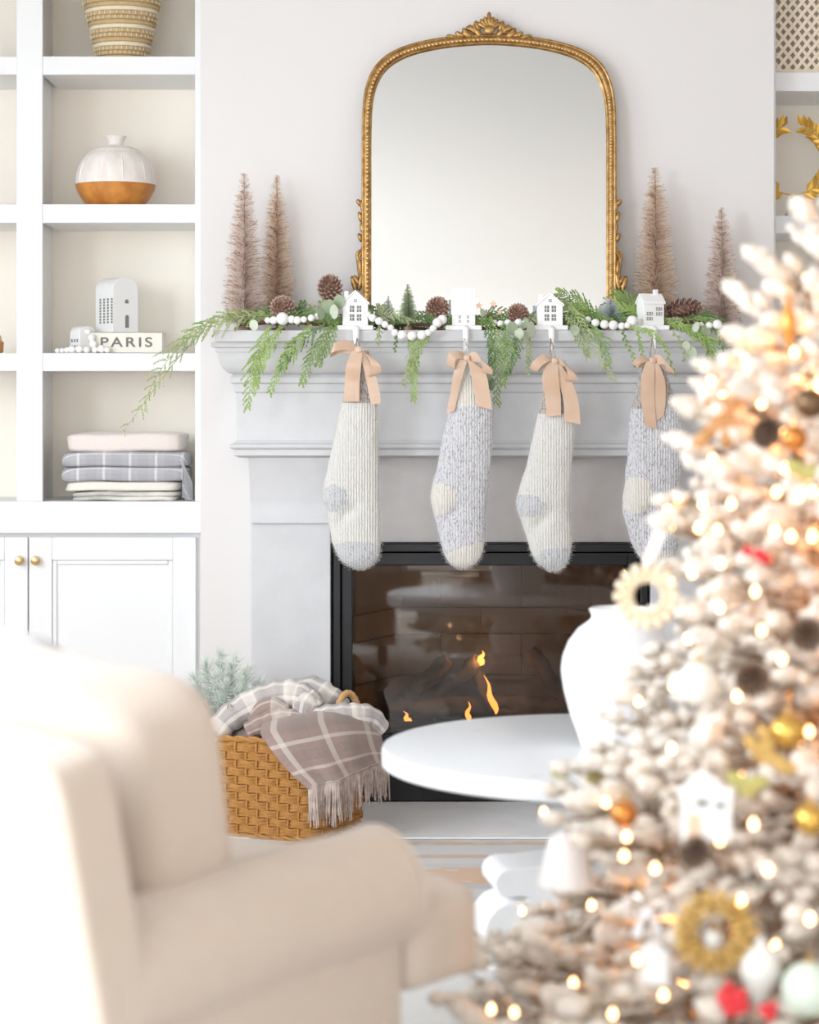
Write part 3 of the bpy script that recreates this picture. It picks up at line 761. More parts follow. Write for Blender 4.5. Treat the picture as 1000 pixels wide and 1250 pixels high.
FR = [
 ([(340, 386, -.22), (295, 386, -.27), (250, 400, -.29), (215, 428, -.30), (190, 462, -.30), (172, 500, -.30)], 34, 44, 3, dict(taper=.6, droop=.5)),
 ([(335, 384, -.20), (290, 384, -.24), (250, 396, -.26), (222, 415, -.27)], 26, 40, 0, dict(droop=.6)),
 ([(330, 388, -.2), (280, 392, -.28), (240, 408, -.31), (205, 432, -.32)], 30, 34, 3, dict(droop=.7)),
 ([(250, 402, -.27), (215, 440, -.29), (185, 480, -.30), (150, 527, -.30)], 16, 22, 3, dict(taper=.4, leaf=.007)),
 ([(330, 398, YH), (318, 425, YH - .02), (308, 455, YH - .02), (302, 498, YH - .01)], 34, 50, 0, dict()),
 ([(345, 398, YH), (330, 420, YH - .03), (318, 445, YH - .03), (312, 470, YH - .02)], 26, 40, 0, dict()),
 ([(380, 396, YH), (362, 420, YH - .03), (345, 445, YH - .03), (330, 478, YH - .02)], 28, 44, 0, dict()),
 ([(405, 396, YH), (392, 418, YH - .03), (378, 440, YH - .03), (368, 468, YH - .02)], 26, 40, 1, dict()),
 ([(412, 392, YH), (404, 412, YH - .02), (396, 430, YH - .02), (388, 446, YH - .02)], 20, 30, 1, dict()),
 ([(395, 396, YH), (375, 412, YH - .02), (352, 430, YH - .03), (345, 450, YH - .03)], 24, 36, 2, dict()),
 ([(330, 388, -.22), (370, 384, -.24), (410, 388, -.25)], 20, 34, 2, dict(droop=.5)),
 ([(500, 404, YH), (504, 430, YH - .02), (505, 456, YH - .02), (505, 488, YH - .01)], 20, 44, 0, dict()),
 ([(515, 404, YH), (508, 424, YH - .03), (500, 446, YH - .03), (494, 470, YH - .02)], 17, 34, 3, dict()),
 ([(530, 398, YH), (520, 412, YH - .02), (510, 430, YH - .03), (502, 450, YH - .03)], 16, 26, 0, dict()),
 ([(462, 398, YH), (463, 408, YH - .01), (461, 420, YH - .01)], 8, 12, 3, dict()),
 ([(485, 402, YH), (484, 414, YH - .01), (482, 428, YH - .01)], 6, 12, 2, dict()),
 ([(598, 386, -.26), (606, 415, YH - .03), (608, 445, YH - .03), (606, 492, YH - .02)], 26, 52, 1, dict()),
 ([(612, 388, -.26), (618, 412, YH - .04), (620, 435, YH - .04), (614, 470, YH - .03)], 24, 46, 1, dict()),
 ([(630, 392, -.26), (632, 412, YH - .03), (628, 435, YH - .04), (620, 456, YH - .03)], 20, 36, 2, dict()),
 ([(592, 384, -.25), (596, 404, YH - .03), (600, 426, YH - .04), (600, 445, YH - .03)], 18, 34, 2, dict()),
 ([(645, 402, YH), (647, 420, YH - .01), (646, 438, YH - .01), (644, 456, YH - .01)], 11, 24, 3, dict()),
 ([(688, 366, -.2), (706, 390, YH), (722, 420, YH - .02), (748, 462, YH - .02)], 28, 44, 3, dict()),
 ([(700, 378, -.22), (716, 398, YH), (735, 418, YH - .02), (742, 446, YH - .02)], 24, 40, 1, dict()),
 ([(690, 384, -.24), (702, 402, YH), (712, 420, YH - .02), (718, 436, YH - .01)], 20, 32, 3, dict()),
 ([(765, 400, YH), (790, 404, YH - .02), (810, 420, YH - .03), (823, 458, YH - .03)], 12, 34, 0, dict(droop=.6)),
 ([(760, 402, YH), (764, 416, YH), (772, 432, YH - .01), (776, 446, YH - .01)], 7, 18, 1, dict()),
 ([(778, 404, YH), (782, 420, YH - .02), (785, 436, YH - .02)], 7, 16, 0, dict()),
 ([(815, 394, -.22), (840, 400, YH), (862, 415, YH - .02), (878, 444, YH - .02)], 28, 44, 0, dict()),
 ([(820, 398, -.24), (850, 404, YH), (866, 420, YH - .02), (866, 440, YH - .01)], 24, 40, 1, dict()),
 ([(830, 390, -.2), (855, 390, -.24), (876, 402, YH), (884, 425, YH)], 22, 36, 1, dict()),
 ([(820, 402, YH), (830, 416, YH), (836, 430, YH), (835, 440, YH)], 8, 16, 3, dict()),
 ([(735, 392, -.16), (718, 376, -.17), (700, 364, -.18), (682, 358, -.18)], 22, 44, 1, dict(droop=0.1, taper=.5)),
 ([(738, 394, -.18), (722, 384, -.2), (706, 376, -.21), (690, 374, -.21)], 20, 40, 0, dict(droop=0.2, taper=.5)),
 ([(790, 394, -.16), (778, 378, -.17), (766, 366, -.18), (750, 358, -.18)], 22, 44, 1, dict(droop=0.1, taper=.5)),
 ([(788, 396, -.18), (778, 386, -.2), (768, 378, -.21), (756, 374, -.21)], 18, 36, 0, dict(droop=0.2, taper=.5)),
]
xb = [(300, 350), (350, 412), (400, 455), (445, 500), (480, 540), (530, 590), (575, 640), (615, 665), (655, 700), (690, 745), (735, 790), (780, 830), (820, 880)]
for i, (a, b) in enumerate(xb):
    FR.append(([(a, 392, -.16), ((a + b) / 2, 382 + 5 * (i % 3), -.20), (b, 392, -.22)], 20, 34, (2, 1, 2, 3)[i % 4], dict(droop=.2)))
    FR.append(([(b, 395, -.12), ((a + b) / 2, 384 + 4 * (i % 2), -.15), (a, 394, -.2)], 18, 30, (1, 2)[i % 2], dict(droop=.2)))
for i, (pth_, w_, n_, mi_, k_) in enumerate(FR): frond(pth_, w_, int(n_ * .80), mi_, i + 1, **k_)
m = MB(); st = [P(x, 395 + 2 * sin(x * .05), -.15 + .02 * sin(x * .03)) for x in range(290, 885, 15)]
for q in st: q.z = max(q.z, ZM + .006)
m.tube(st, .005, 6); G(m, 'stem', twig_m)
euc_m = M('eucalyptus', (.28, .35, .22), .6, col2=(.38, .44, .31), vscale=25)
euc2_m = M('eucalyptus_pale', (.46, .53, .38), .6, col2=(.55, .60, .47), vscale=25)
def round_leaf(px, py, y, r, tilt, mat, spin=0):
    mb = MB(); c = P(px, py, y); r = r / SC(y)
    rot = Matrix.Rotation(tilt, 3, 'X') @ Matrix.Rotation(spin, 3, 'Z')
    ctr = mb.vert(c + rot @ Vector((0, -.0006, 0))); ring = []
    for k in range(14):
        a = 2 * pi * k / 14; rr = r * (.92 + .16 * cos(a) + .1 * abs(cos(a)) ** 6) ; ring.append(mb.vert(c + rot @ Vector((rr * sin(a) * .9, .0008 * cos(2 * a), rr * cos(a)))))
    for k in range(14): mb.face((ctr, ring[k], ring[(k + 1) % 14]))
    return G(mb, 'leaf', mat, solid=.0007, ang=25)
for i, (px, py, y, r, ml) in enumerate([(402, 376, -.25, 10, 0), (414, 370, -.24, 9, 0), (408, 382, -.26, 9, 1), (392, 384, -.26, 8, 0), (366, 422, -.31, 8, 1), (640, 396, -.29, 9, 0), (648, 404, -.30, 9, 1), (625, 402, -.31, 9, 0), (641, 413, -.30, 8, 1), (634, 408, -.31, 7, 1), (845, 432, -.28, 8, 1), (838, 424, -.28, 7, 1), (862, 404, -.30, 8, 0), (850, 400, -.30, 7, 1), (600, 470, -.30, 8, 0), (598, 460, -.31, 7, 0), (448, 384, -.22, 7, 0), (590, 384, -.24, 7, 1), (310, 398, -.29, 7, 1), (702, 404, -.31, 7, 0)]):
    round_leaf(px, py, y, r, random.uniform(-.9, .7), (euc_m, euc2_m)[ml], random.uniform(-.9, .9))
# sage tufts behind the left part
for i, (px, py) in enumerate([(365, 372), (376, 378), (358, 380), (388, 372), (448, 378), (460, 376), (425, 388)]):
    mb = MB(); frond_mesh(mb, [P(px, 394, -.17), P(px + 3, (394 + py) / 2, -.18), P(px + 5, py - 3, -.19)], 16 / 440, 18, seed=100 + i, droop=0); G(mb, 'cedar_sprig', greens[2 + i % 2], smooth=False)

# ------------------------------------------------------------------ bead garlands, pine cones, stars
bead_m = M('painted_wood_bead', (.85, .84, .82), .55)
def bead_string(label, beads, y, big=()):
    pts = [P(a, b, y + (rest[0] if rest else 0)) for a, b, r, *rest in beads]
    root = thing('bead_garland', label, 'bead garland', pts[0])
    m = MB(); m.tube([p - pts[0] for p in pts], .0009, 5); m.build('string', M('cotton_string', (.7, .66, .58), .9), root)
    sph = {}
    for p, b in zip(pts, beads):
        r = round(b[2] / SC(y), 4)
        if r not in sph:
            mb = MB(); mb.lathe([(r * .22, -r * .96)] + [(r * cos(t), r * sin(t)) for t in [(-70 + 140 * k / 8) * pi / 180 for k in range(9)]] + [(r * .22, r * .96)], n=14)
            sph[r] = mb.mesh('bead', bead_m)
        o = bpy.data.objects.new('bead', sph[r]); COL.objects.link(o); o.parent = root; o.location = p - pts[0]; o.rotation_euler = (random.uniform(-1, 1), random.uniform(-1, 1), 0)
bead_string('white wooden bead swag hanging between first and second stocking holders', [(449, 384, 4, .03), (455, 388, 5, .02), (463, 392, 5), (470, 396, 4.4), (477, 400, 4), (482, 406, 4.4), (491, 409, 6), (503, 410, 6), (515, 409, 6), (523, 406, 4.4), (529, 401, 4.6), (534, 394, 6, .01), (540, 390, 6, .02)], -.30)
bead_string('white wooden beads lying by the left pine cone', [(327, 391, 4, .02), (334, 391, 5, .01), (345, 389, 8), (356, 390, 5), (363, 391, 5), (371, 390, 4), (380, 388, 4.4), (388, 386, 4.4, .02)], -.275)
bead_string('white wooden beads between the third and fourth stocking holders', [(718, 390, 4, .03), (727, 394, 5), (738, 396, 5.5), (749, 397, 6), (759, 398, 4.6), (766, 397, 4.2), (772, 392, 7, .01)], -.275)
bead_string('pair of white wooden beads at the right mantel end', [(856, 397, 4, .01), (866, 397, 4.4), (876, 396, 6)], -.29)
bead_string('white wooden beads below the second mantel pine cone from right', [(604, 394, 3.6, .02), (611, 395, 4), (620, 394, 4.4), (633, 394, 5), (641, 395, 4.2), (648, 396, 3.6)], -.275)
cone_m = M('pine_cone', (.20, .10, .065), .7, col2=(.34, .20, .15), vscale=120)
tip_m = M('pine_cone_tip', (.46, .32, .26), .7)
def pine_cone(name_label, px, py, r, y, tilt, spin=0, mats=None, ln=1.15, cat='pine cone', zfix=None):
    s_ = r / SC(y); c = P(px, py, y)
    if zfix is not None: c.z = zfix
    m = MB(); N = 95; rot = Matrix.Rotation(spin, 3, 'Y') @ Matrix.Rotation(tilt, 3, 'X')
    m.soft((0, 0, 0), (s_ * .45, s_ * .45, s_ * ln * .75), 2, 4, rot)
    for i in range(N):
        t = (i + .5) / N; a = i * 2.399963; z = (t - .5) * 2 * s_ * ln
        R_ = s_ * (sin(pi * (.12 + .84 * t)) ** .6) ; d = Vector((cos(a), sin(a), 0)); q = Vector((-sin(a), cos(a), 0))
        b = Vector((0, 0, z * .85)) + d * R_ * .3; e = Vector((0, 0, z * .85 + s_ * (.10 + .35 * t))) + d * R_
        w = q * s_ * .15; th = Vector((0, 0, s_ * .06)); md = b.lerp(e, .75)
        v = [m.vert(rot @ p) for p in (b - w * .4, b + w * .4, md + w, e, md - w, md + th + d * s_ * .02)]
        m.cur = 0
        for f_ in ((0, 1, 5), (0, 5, 4), (1, 2, 5), (0, 4, 2, 1)): m.face([v[k] for k in f_])
        m.cur = 1
        for f_ in ((5, 2, 3), (5, 3, 4), (4, 3, 2)): m.face([v[k] for k in f_])
    o = m.build('pine_cone', mats or [cone_m, tip_m], smooth=False); o.location = c
    return tag(o, name_label, cat, None)
pine_cone('brown pine cone below the gold bottle brush tree at left', 345, 377, 17, -.20, radians(80))
pine_cone('tall brown pine cone standing left of the mirror corner', 403, 353, 17, -.14, radians(60))
pine_cone('dark pine cone beside the small green bottle brush tree', 534, 378, 16, -.18, radians(70), .3)
pine_cone('low pine cone between the second and third house holders', 632, 385, 15, -.20, radians(75))
pine_cone('long brown pine cone lying right of the turned house holder', 832, 378, 16, -.20, radians(30), radians(80), ln=1.5)
star_m = M('rose_gold_star', (.62, .40, .28), .4, metal=.5)
root = thing('star_pick', 'spray of small rose gold stars beside the plain house holder', 'decoration', P(598, 398, -.22))
root.location.z = ZM
for (px, py, r) in ((585, 373, 5), (602, 371, 5), (592, 383, 4), (610, 381, 4)):
    m = MB(); c = P(px, py, -.22) - root.location; m.tube([P(598, 399, -.21) - root.location, c + Vector((0, .004, 0))], .0008, 4); st_ = m.build('stalk', wire_m, root)
    m = MB(); pts = [(cos(pi / 2 + k * pi / 5) * (r if k % 2 == 0 else r * .45) / 435, sin(pi / 2 + k * pi / 5) * (r if k % 2 == 0 else r * .45) / 435) for k in range(10)]
    m.prism(pts, lambda u, v, q: c + Vector((u, q - .001, v)), .003); m.build('star', star_m, root)

# ------------------------------------------------------------------ left shelves: baskets, vase, books, houses, blankets
ysh = .20
def on_shelf(px, py, y=ysh):
    """stand on the shelf whose front edge shows at py"""
    b = P(px, py, y); b.z = zf(py); return b
def wicker(name, c1, c2, sc_=90):
    mm = M(name, c1, .8); b = mm.node_tree.nodes['Principled BSDF']
    tc = node(mm, 'ShaderNodeTexCoord'); n = node(mm, 'ShaderNodeTexNoise'); n.inputs['Scale'].default_value = sc_
    link_in(mm, tc.outputs['Object'], n.inputs['Vector']); link_in(mm, mix_c(mm, n.outputs['Fac'], c2, c1), b.inputs['Base Color'])
    return mm
seagrass = wicker('seagrass', (.62, .46, .25), (.42, .29, .14)); seagrass_l = wicker('seagrass_light', (.82, .74, .58), (.7, .6, .42))
b = on_shelf(149, 68.5); s_ = 1 / SC(ysh)
root = thing('seagrass_basket', 'tall coiled seagrass basket on the top left shelf', 'basket', b)
prof = lambda t: (29 + (43 - 29) * min(1, t / .52) + 4 * t) * s_
H = 135 * s_; nb = 26
for k in range(nb):
    z = H * (k + .5) / nb; r = prof((k + .5) / nb); light = k % 4 == 3
    m = MB(); th = H / nb * .52
    ring = [(r + th * (.9 if light else .75) * cos(a), z + th * sin(a)) for a in [i * 2 * pi / 8 for i in range(9)]]
    m.lathe(ring, n=48, closed=False, wob=lambda a, zz: 1 + (.008 if light else .004) * sin(a * 40 + k))
    m.build('coil', seagrass_l if light else seagrass, root)
m = MB(); m.lathe([(prof(0) * .98, 0), (prof(0) * .98, .006), (.002, .006)], n=32); m.build('bottom', seagrass, root)
m = MB()
for k in range(nb):
    if k % 4 == 1 or k % 4 == 2:
        z = H * (k + .5) / nb; r = prof((k + .5) / nb) + H / nb * .45
        for q in range(36):
            a = q * 2 * pi / 36 + k * .05; m.box((r * cos(a), r * sin(a), z), (.0016, .0022, H / nb * .8), Matrix.Rotation(a, 3, 'Z'))
stuff(m.build('stitching', seagrass_l, root))
# two tone vase
glaze_w = M('whitewashed_clay', (.74, .67, .62), .7, col2=(.82, .78, .74), vscale=18, bump=.4, bscale=40, stretch=(2, 2, .5)); glaze_o = M('amber_glaze', (.62, .26, .05), .3, col2=(.42, .15, .03), vscale=22)
b = on_shelf(141, 249, .19); s_ = 1 / SC(.19)
root = thing('vase', 'round whitewashed vase with amber glazed bottom, second shelf', 'vase', b)
pr = [(33, 0), (36, 3), (42, 11), (47, 20), (49, 27)]
m = MB(); m.lathe([(a * s_, z * s_) for a, z in pr], n=48); m.build('amber_base', glaze_o, root, ang=60)
pr = [(48.8, 27), (49.2, 30), (48, 40), (45, 50), (40, 59), (33, 66), (31.5, 67), (31, 69), (22, 72.5), (12, 74), (9.5, 76), (9.8, 80), (12.5, 85), (13, 86.5), (11, 86.5), (8, 80)]
m = MB(); m.lathe([(a * s_, z * s_) for a, z in pr], n=48); m.build('white_body', glaze_w, root, ang=60)
for k in range(10):
    m = MB(); a = k * 2 * pi / 10; rr = [(48.6, 30), (47.6, 40), (44.5, 50), (39, 59)]
    m.tube([(x * s_ * cos(a), x * s_ * sin(a), z * s_) for x, z in rr], .003, 5)
    m.build('raised_rib', glaze_w, root)
# book with lettering
book_m = M('cream_cloth', (.80, .77, .68), .8, bump=.15, bscale=300); page_m = M('pages', (.84, .8, .72), .9)
yb_ = .115; b = on_shelf(157, 431, yb_ + .06); s_ = 1 / SC(yb_)
w_ = 88 * s_; h_ = 26 * s_
root = thing('book', 'thick cream book with PARIS lettered on its spine', 'book', b)
m = MB(); m.bb(-w_ / 2, w_ / 2, -.06, -.056, 0, h_); m.bb(-w_ / 2, w_ / 2, -.06, .075, 0, .003); m.bb(-w_ / 2, w_ / 2, -.06, .075, h_ - .003, h_); m.build('cover', book_m, root, bevel=.001)
m = MB(); m.bb(-w_ / 2 + .003, w_ / 2 - .003, -.056, .07, .003, h_ - .003); m.build('pages', page_m, root)
fc = bpy.data.curves.new('letters', 'FONT'); fc.body = 'PARIS'; fc.size = .0475; fc.align_x = 'CENTER'; fc.align_y = 'CENTER'; fc.extrude = .0006; fc.offset = .0007; fc.space_character = 1.28
fo = bpy.data.objects.new('letters_tmp', fc); COL.objects.link(fo)
bpy.context.view_layer.update()
me = bpy.data.meshes.new_from_object(fo.evaluated_get(bpy.context.evaluated_depsgraph_get()))
bpy.data.objects.remove(fo)
me.transform(Matrix.Translation((.000, -.0606, h_ / 2)) @ Matrix.Rotation(radians(90), 4, 'X') @ Matrix.Diagonal((1.08, .84, 1, 1)))
me.materials.clear(); me.materials.append(M('lettering_ink', (.16, .15, .14), .7))
lo = bpy.data.objects.new('lettering', me); COL.objects.link(lo); lo.parent = root
# arched white houses
def arch_house(label, base, w, d, h, rz, wins_side, front=True):
    root = thing('ceramic_house', label, 'house ornament', base, rz)
    m = MB(); ar = [(-w / 2, 0), (w / 2, 0)] + [(w / 2 * cos(a), h - w / 2 * .85 + w / 2 * .85 * sin(a)) for a in [pi * k / 12 for k in range(13)]]
    m.prism(ar, lambda u, v, q: Vector((u, -d / 2 + q, v)), d); m.build('house_body', white_cer, root, bevel=.0015)
    if front:
        for (cx_, cz, ww, wh) in ((0.004, h * .56, .012, .012), (.005, h * .2, .012, .038)):
            m = MB(); m.prism([(-ww / 2, -wh / 2), (ww / 2, -wh / 2)] + [(ww / 2 * cos(a), wh / 2 - ww / 2 + ww / 2 * sin(a)) for a in [pi * k / 8 for k in range(9)]], lambda u, v, q: Vector((cx_ + u, -d / 2 - .001 + q, cz + v)), .003); m.build('window', dark_win, root)
    for (yy, zz, ww, wh) in wins_side:
        m = MB(); m.bb(-w / 2 - .001, -w / 2 + .002, yy - ww / 2, yy + ww / 2, zz - wh / 2, zz + wh / 2); m.build('window', dark_win, root)
b = on_shelf(141, 431, .19); b.z += h_
ws = [(-.045 + .022 * k, .030 + .0085 * j, .009, .006) for k in range(4) for j in range(9)]
arch_house('white arched ceramic house standing on the PARIS book', b + Vector((.004, 0, 0)), .088, .10, .165, radians(38), ws)
b = on_shelf(101, 431, .15)
arch_house('low white round-roofed ceramic house left of the PARIS book', b, .055, .055, .082, radians(40), [(-.015 + .015 * k, .02 + .018 * j, .007, .009) for k in range(3) for j in range(2)], False)
zs_ = zf(431)
bs = []
for i, (px, r) in enumerate([(70, 3), (76, 3.2), (82, 3.6), (88, 4.6), (97, 4.8), (106, 4.2), (116, 4), (124, 5), (131, 4)]): bs.append((px, 431 - r, r))
bead_string('white bead string lying on the shelf before the PARIS book', bs, YF + .015)
bead_string('white beads draped over the end of the PARIS book', [(108, 405, 3.6, .02), (112, 412, 4.6), (114, 420, 5), (117, 427, 4)], YF + .025)
# amber jar of the far left bay
b = on_shelf(-16, 431, .16); s_ = 1 / SC(.16)
root = thing('amber_jar', 'amber jar with honey coloured lid cut by the left picture edge', 'jar', b)
m = MB(); m.lathe([(17 * s_, 0), (20 * s_, 2 * s_), (20.5 * s_, 14 * s_), (18 * s_, 16 * s_)], n=32); m.build('body', glaze_o, root)
m = MB(); m.lathe([(18 * s_, 16 * s_), (17 * s_, 22 * s_), (8 * s_, 27 * s_), (2 * s_, 28 * s_)], n=32); m.build('lid', M('honey_wood', (.72, .5, .2), .5), root)
# folded blankets
def blanket(label, x0, x1, z0, z1, y0, y1, mat, layers=2, seed=0, uvs=1):
    c = Vector(((x0 + x1) / 2, (y0 + y1) / 2, z0)); root_m = MB(); lh = (z1 - z0) / layers; rnd = random.Random(seed)
    for k in range(layers):
        dx = rnd.uniform(-.004, .004); inset_ = rnd.uniform(0, .008)
        hx, hy, hz = (x1 - x0) / 2 - inset_, (y1 - y0) / 2, lh / 2 * 1.04
        def fn(q):
            q = q.copy(); q.z += .006 * noise.noise(Vector((q.x * 8 + seed * 3, q.y * 9, k * .4))); q.x += .009 * noise.noise(Vector((q.z * 40, q.y * 8 + seed, 3))); return q
        root_m.soft((dx, 0, lh * (k + .5)), (hx, hy, hz), 7, 12, None, fn)
    o = root_m.build('folded_blanket', mat, ang=60); o.location = c
    return tag(o, label, 'blanket')
ybl = .11
X = lambda px: CX + (px - VX) / SC(ybl)
Z = lambda py: CZ + (VY - py) / SC(ybl)
ivory = M('ivory_fleece', (.80, .76, .69), .95, sheen=.4, bump=.4, bscale=220); blush = M('blush_fleece', (.78, .70, .65), .95, sheen=.4, bump=.4, bscale=220)
pat = M('ivory_patterned', (.80, .77, .71), .95, col2=(.45, .43, .40), vscale=9, stretch=(1, .3, 3), bump=.4, bscale=220)
gplaid = plaid('grey_plaid', (.40, .40, .43), (.80, .78, .77), (.30, .30, .33), 13, 17, .10)
z0 = zf(612)
blanket('ivory patterned blanket at the bottom of the folded stack', X(84), X(219), z0, z0 + .028, .10, .34, pat, 2, 1)
blanket('ivory folded blanket under the grey plaid one', X(75), X(222), z0 + .0285, Z(588), .10, .34, ivory, 1, 2)
o = blanket('grey windowpane plaid folded blanket in the bottom left niche', X(72), X(232), Z(588) + .0005, Z(552), .095, .34, gplaid, 2, 3)
blanket('blush folded blanket on top of the stack', X(82), X(225), Z(552) + .0008, Z(529), .11, .33, blush, 1, 4)
m = MB()
for k in range(70):
    x = X(222 + random.uniform(0, 13)); y = random.uniform(.092, .13); zt_ = Z(562 + (x - X(222)) * 900); m.tube([(x - .012, y + .01, zt_ + .02), (x, y, zt_), (x + .004 * random.random(), y - .004, zt_ - .05), (x + .006 * random.random(), y - .003, max(z0 + .004, zt_ - random.uniform(.07, .11)))], .0011, 4)
fr_o = m.build('fringe', gplaid); fr_o.data.transform(Matrix.Translation(-o.location)); fr_o.parent = o; stuff(fr_o)

# ------------------------------------------------------------------ right shelves: lattice basket and laurel wreath
yr = .20; b = P(1012, 88, yr); b.z = zf(88); s_ = 1 / SC(yr)
root = thing('lattice_basket', 'pale open lattice woven basket on the upper right shelf', 'basket', b)
rat = wicker('pale_rattan', (.84, .74, .60), (.72, .62, .48))
WX, DY, HZ = 74 * s_, .10, 96 * s_
m = MB()
def facept(k, u, v):
    sg = (-1, -1, 1, 1)[k]
    if k in (0, 2): return Vector((u * WX, sg * DY, v))
    return Vector((sg * WX, u * DY, v))
for k in range(4):
    Wd = WX if k in (0, 2) else DY
    n_ = int(2 * Wd / .026)
    for dirn in (-1, 1):
        for i in range(-16, n_ + 17):
            pts = []
            for j in range(17):
                v = HZ * j / 16; u = (-Wd + i * 2 * Wd / n_ + dirn * v * .8) / Wd
                if -1 <= u <= 1:
                    p = facept(k, u, v); nn = Vector((0, (-1, 0, 1, 0)[k], 0)) if k in (0, 2) else Vector(((0, -1, 0, 1)[k], 0, 0))
                    pts.append(p + nn * .0016 * dirn)
            if len(pts) > 1: m.tube(pts, .0048, 4, flat=.35, up=tuple(nn))
stuff(m.build('lattice', rat, root))
for z in (0.005, HZ):
    m = MB(); m.tube([(-WX, -DY, z), (WX, -DY, z), (WX, DY, z), (-WX, DY, z), (-WX, -DY, z)], .006, 8); m.build('rim', rat, root)
m = MB(); m.bb(-WX + .006, WX - .006, -DY + .006, DY - .006, .004, HZ * .96); m.build('hole_shade', M('hole_shade_brown', (.34, .28, .22), .95), root)  # dark inner box; shade behind the open holes put into its colour
b = P(968, 263, .19); b.z = zf(263); s_ = 1 / SC(.19)
root = thing('laurel_wreath', 'gold leaf laurel wreath on a stand, right bookcase', 'wreath', b)
m = MB(); m.bb(-8 * s_, 8 * s_, -.02, .02, 0, 7 * s_); m.build('stand_base', M('stone_base', (.78, .75, .70), .6), root, bevel=.001)
m = MB(); m.tube([(0, 0, 7 * s_), (0, 0, 30 * s_)], .004, 6); m.build('stand_rod', goldleaf_m, root)
RC = 71 * s_; RR = 42 * s_
for sg in (-1, 1):
    arc = [(sg * RR * sin(a), 0, RC - RR * cos(a)) for a in [radians(4 + 158 * k / 24) for k in range(25)]]
    m = MB(); m.tube(arc, .0022, 6); m.build('stem', goldleaf_m, root)
    for k in range(2, 25):
        p = Vector(arc[k]); tg = (Vector(arc[k]) - Vector(arc[k - 1])).normalized(); nr = Vector((tg.z, 0, -tg.x))
        for q in ((-1, 1) if k % 2 else (sg,)):
            m = MB(); d = (tg * .8 + nr * q * .75 + Vector((0, random.uniform(-.5, .4), 0))).normalized(); ln = random.uniform(16, 20) * s_; sv = d.cross(Vector((0, 1, 0))).normalized() * 4.2 * s_
            m.poly([p, p + d * ln * .45 + sv + Vector((0, -.002, 0)), p + d * ln, p + d * ln * .5 + Vector((0, .003, 0))]); m.poly([p, p + d * ln * .5 + Vector((0, .003, 0)), p + d * ln, p + d * ln * .45 - sv + Vector((0, -.002, 0))])
            m.build('leaf', goldleaf_m, root, smooth=False)

# ------------------------------------------------------------------ rug
rug_m = M('rug_wool', (.55, .54, .54), .95, bump=.4, bscale=300)
b_ = rug_m.node_tree.nodes['Principled BSDF']
tc = node(rug_m, 'ShaderNodeTexCoord'); sp = node(rug_m, 'ShaderNodeSeparateXYZ'); link_in(rug_m, tc.outputs['Object'], sp.inputs[0])
ramp = node(rug_m, 'ShaderNodeValToRGB'); ramp.color_ramp.interpolation = 'CONSTANT'
els = [(0, (.36, .35, .36)), (.012, (.62, .60, .58)), (.045, (.64, .42, .26)), (.075, (.38, .37, .38)), (.085, (.62, .61, .60)), (.20, (.50, .49, .49)), (.215, (.60, .38, .25)), (.25, (.62, .60, .59)), (.32, (.56, .54, .53)), (.36, (.66, .40, .24)), (.55, (.46, .46, .49)), (.60, (.60, .58, .56))]
for i, (p_, c_) in enumerate(els):
    e = ramp.color_ramp.elements[i] if i < 2 else ramp.color_ramp.elements.new(p_)
    e.position = p_; e.color = (*c_, 1)
nz = node(rug_m, 'ShaderNodeTexNoise'); nz.inputs['Scale'].default_value = 30; nz.inputs['Detail'].default_value = 4; link_in(rug_m, tc.outputs['Object'], nz.inputs['Vector'])
t_ = math_n(rug_m, 'ADD', math_n(rug_m, 'MULTIPLY', sp.outputs[1], -1.0), math_n(rug_m, 'MULTIPLY', math_n(rug_m, 'SUBTRACT', nz.outputs['Fac'], .5), .02))
link_in(rug_m, t_, ramp.inputs[0])
vor = node(rug_m, 'ShaderNodeTexVoronoi'); vor.inputs['Scale'].default_value = 11; mp = node(rug_m, 'ShaderNodeMapping'); mp.inputs['Scale'].default_value = (1, 1.6, 1); link_in(rug_m, tc.outputs['Object'], mp.inputs[0]); link_in(rug_m, mp.outputs[0], vor.inputs['Vector'])
blob = math_n(rug_m, 'MULTIPLY', math_n(rug_m, 'LESS_THAN', vor.outputs['Distance'], .30), .65)
c_ = mix_c(rug_m, blob, ramp.outputs[0], (.60, .585, .57))
nz2 = node(rug_m, 'ShaderNodeTexNoise'); nz2.inputs['Scale'].default_value = 14; nz2.inputs['Detail'].default_value = 5; link_in(rug_m, tc.outputs['Object'], nz2.inputs['Vector'])
c_ = mix_c(rug_m, math_n(rug_m, 'MULTIPLY', nz2.outputs['Fac'], .6), c_, (.60, .575, .55))
link_in(rug_m, c_, b_.inputs['Base Color'])
m = MB(); m.bb(-1.7, 1.9, -3.9, 0, 0, .009); o = m.build('rug', rug_m, bevel=.002); o.location = (0, -.605, 0); tag(o, 'faded grey and terracotta banded rug on the floor before the hearth', 'rug')

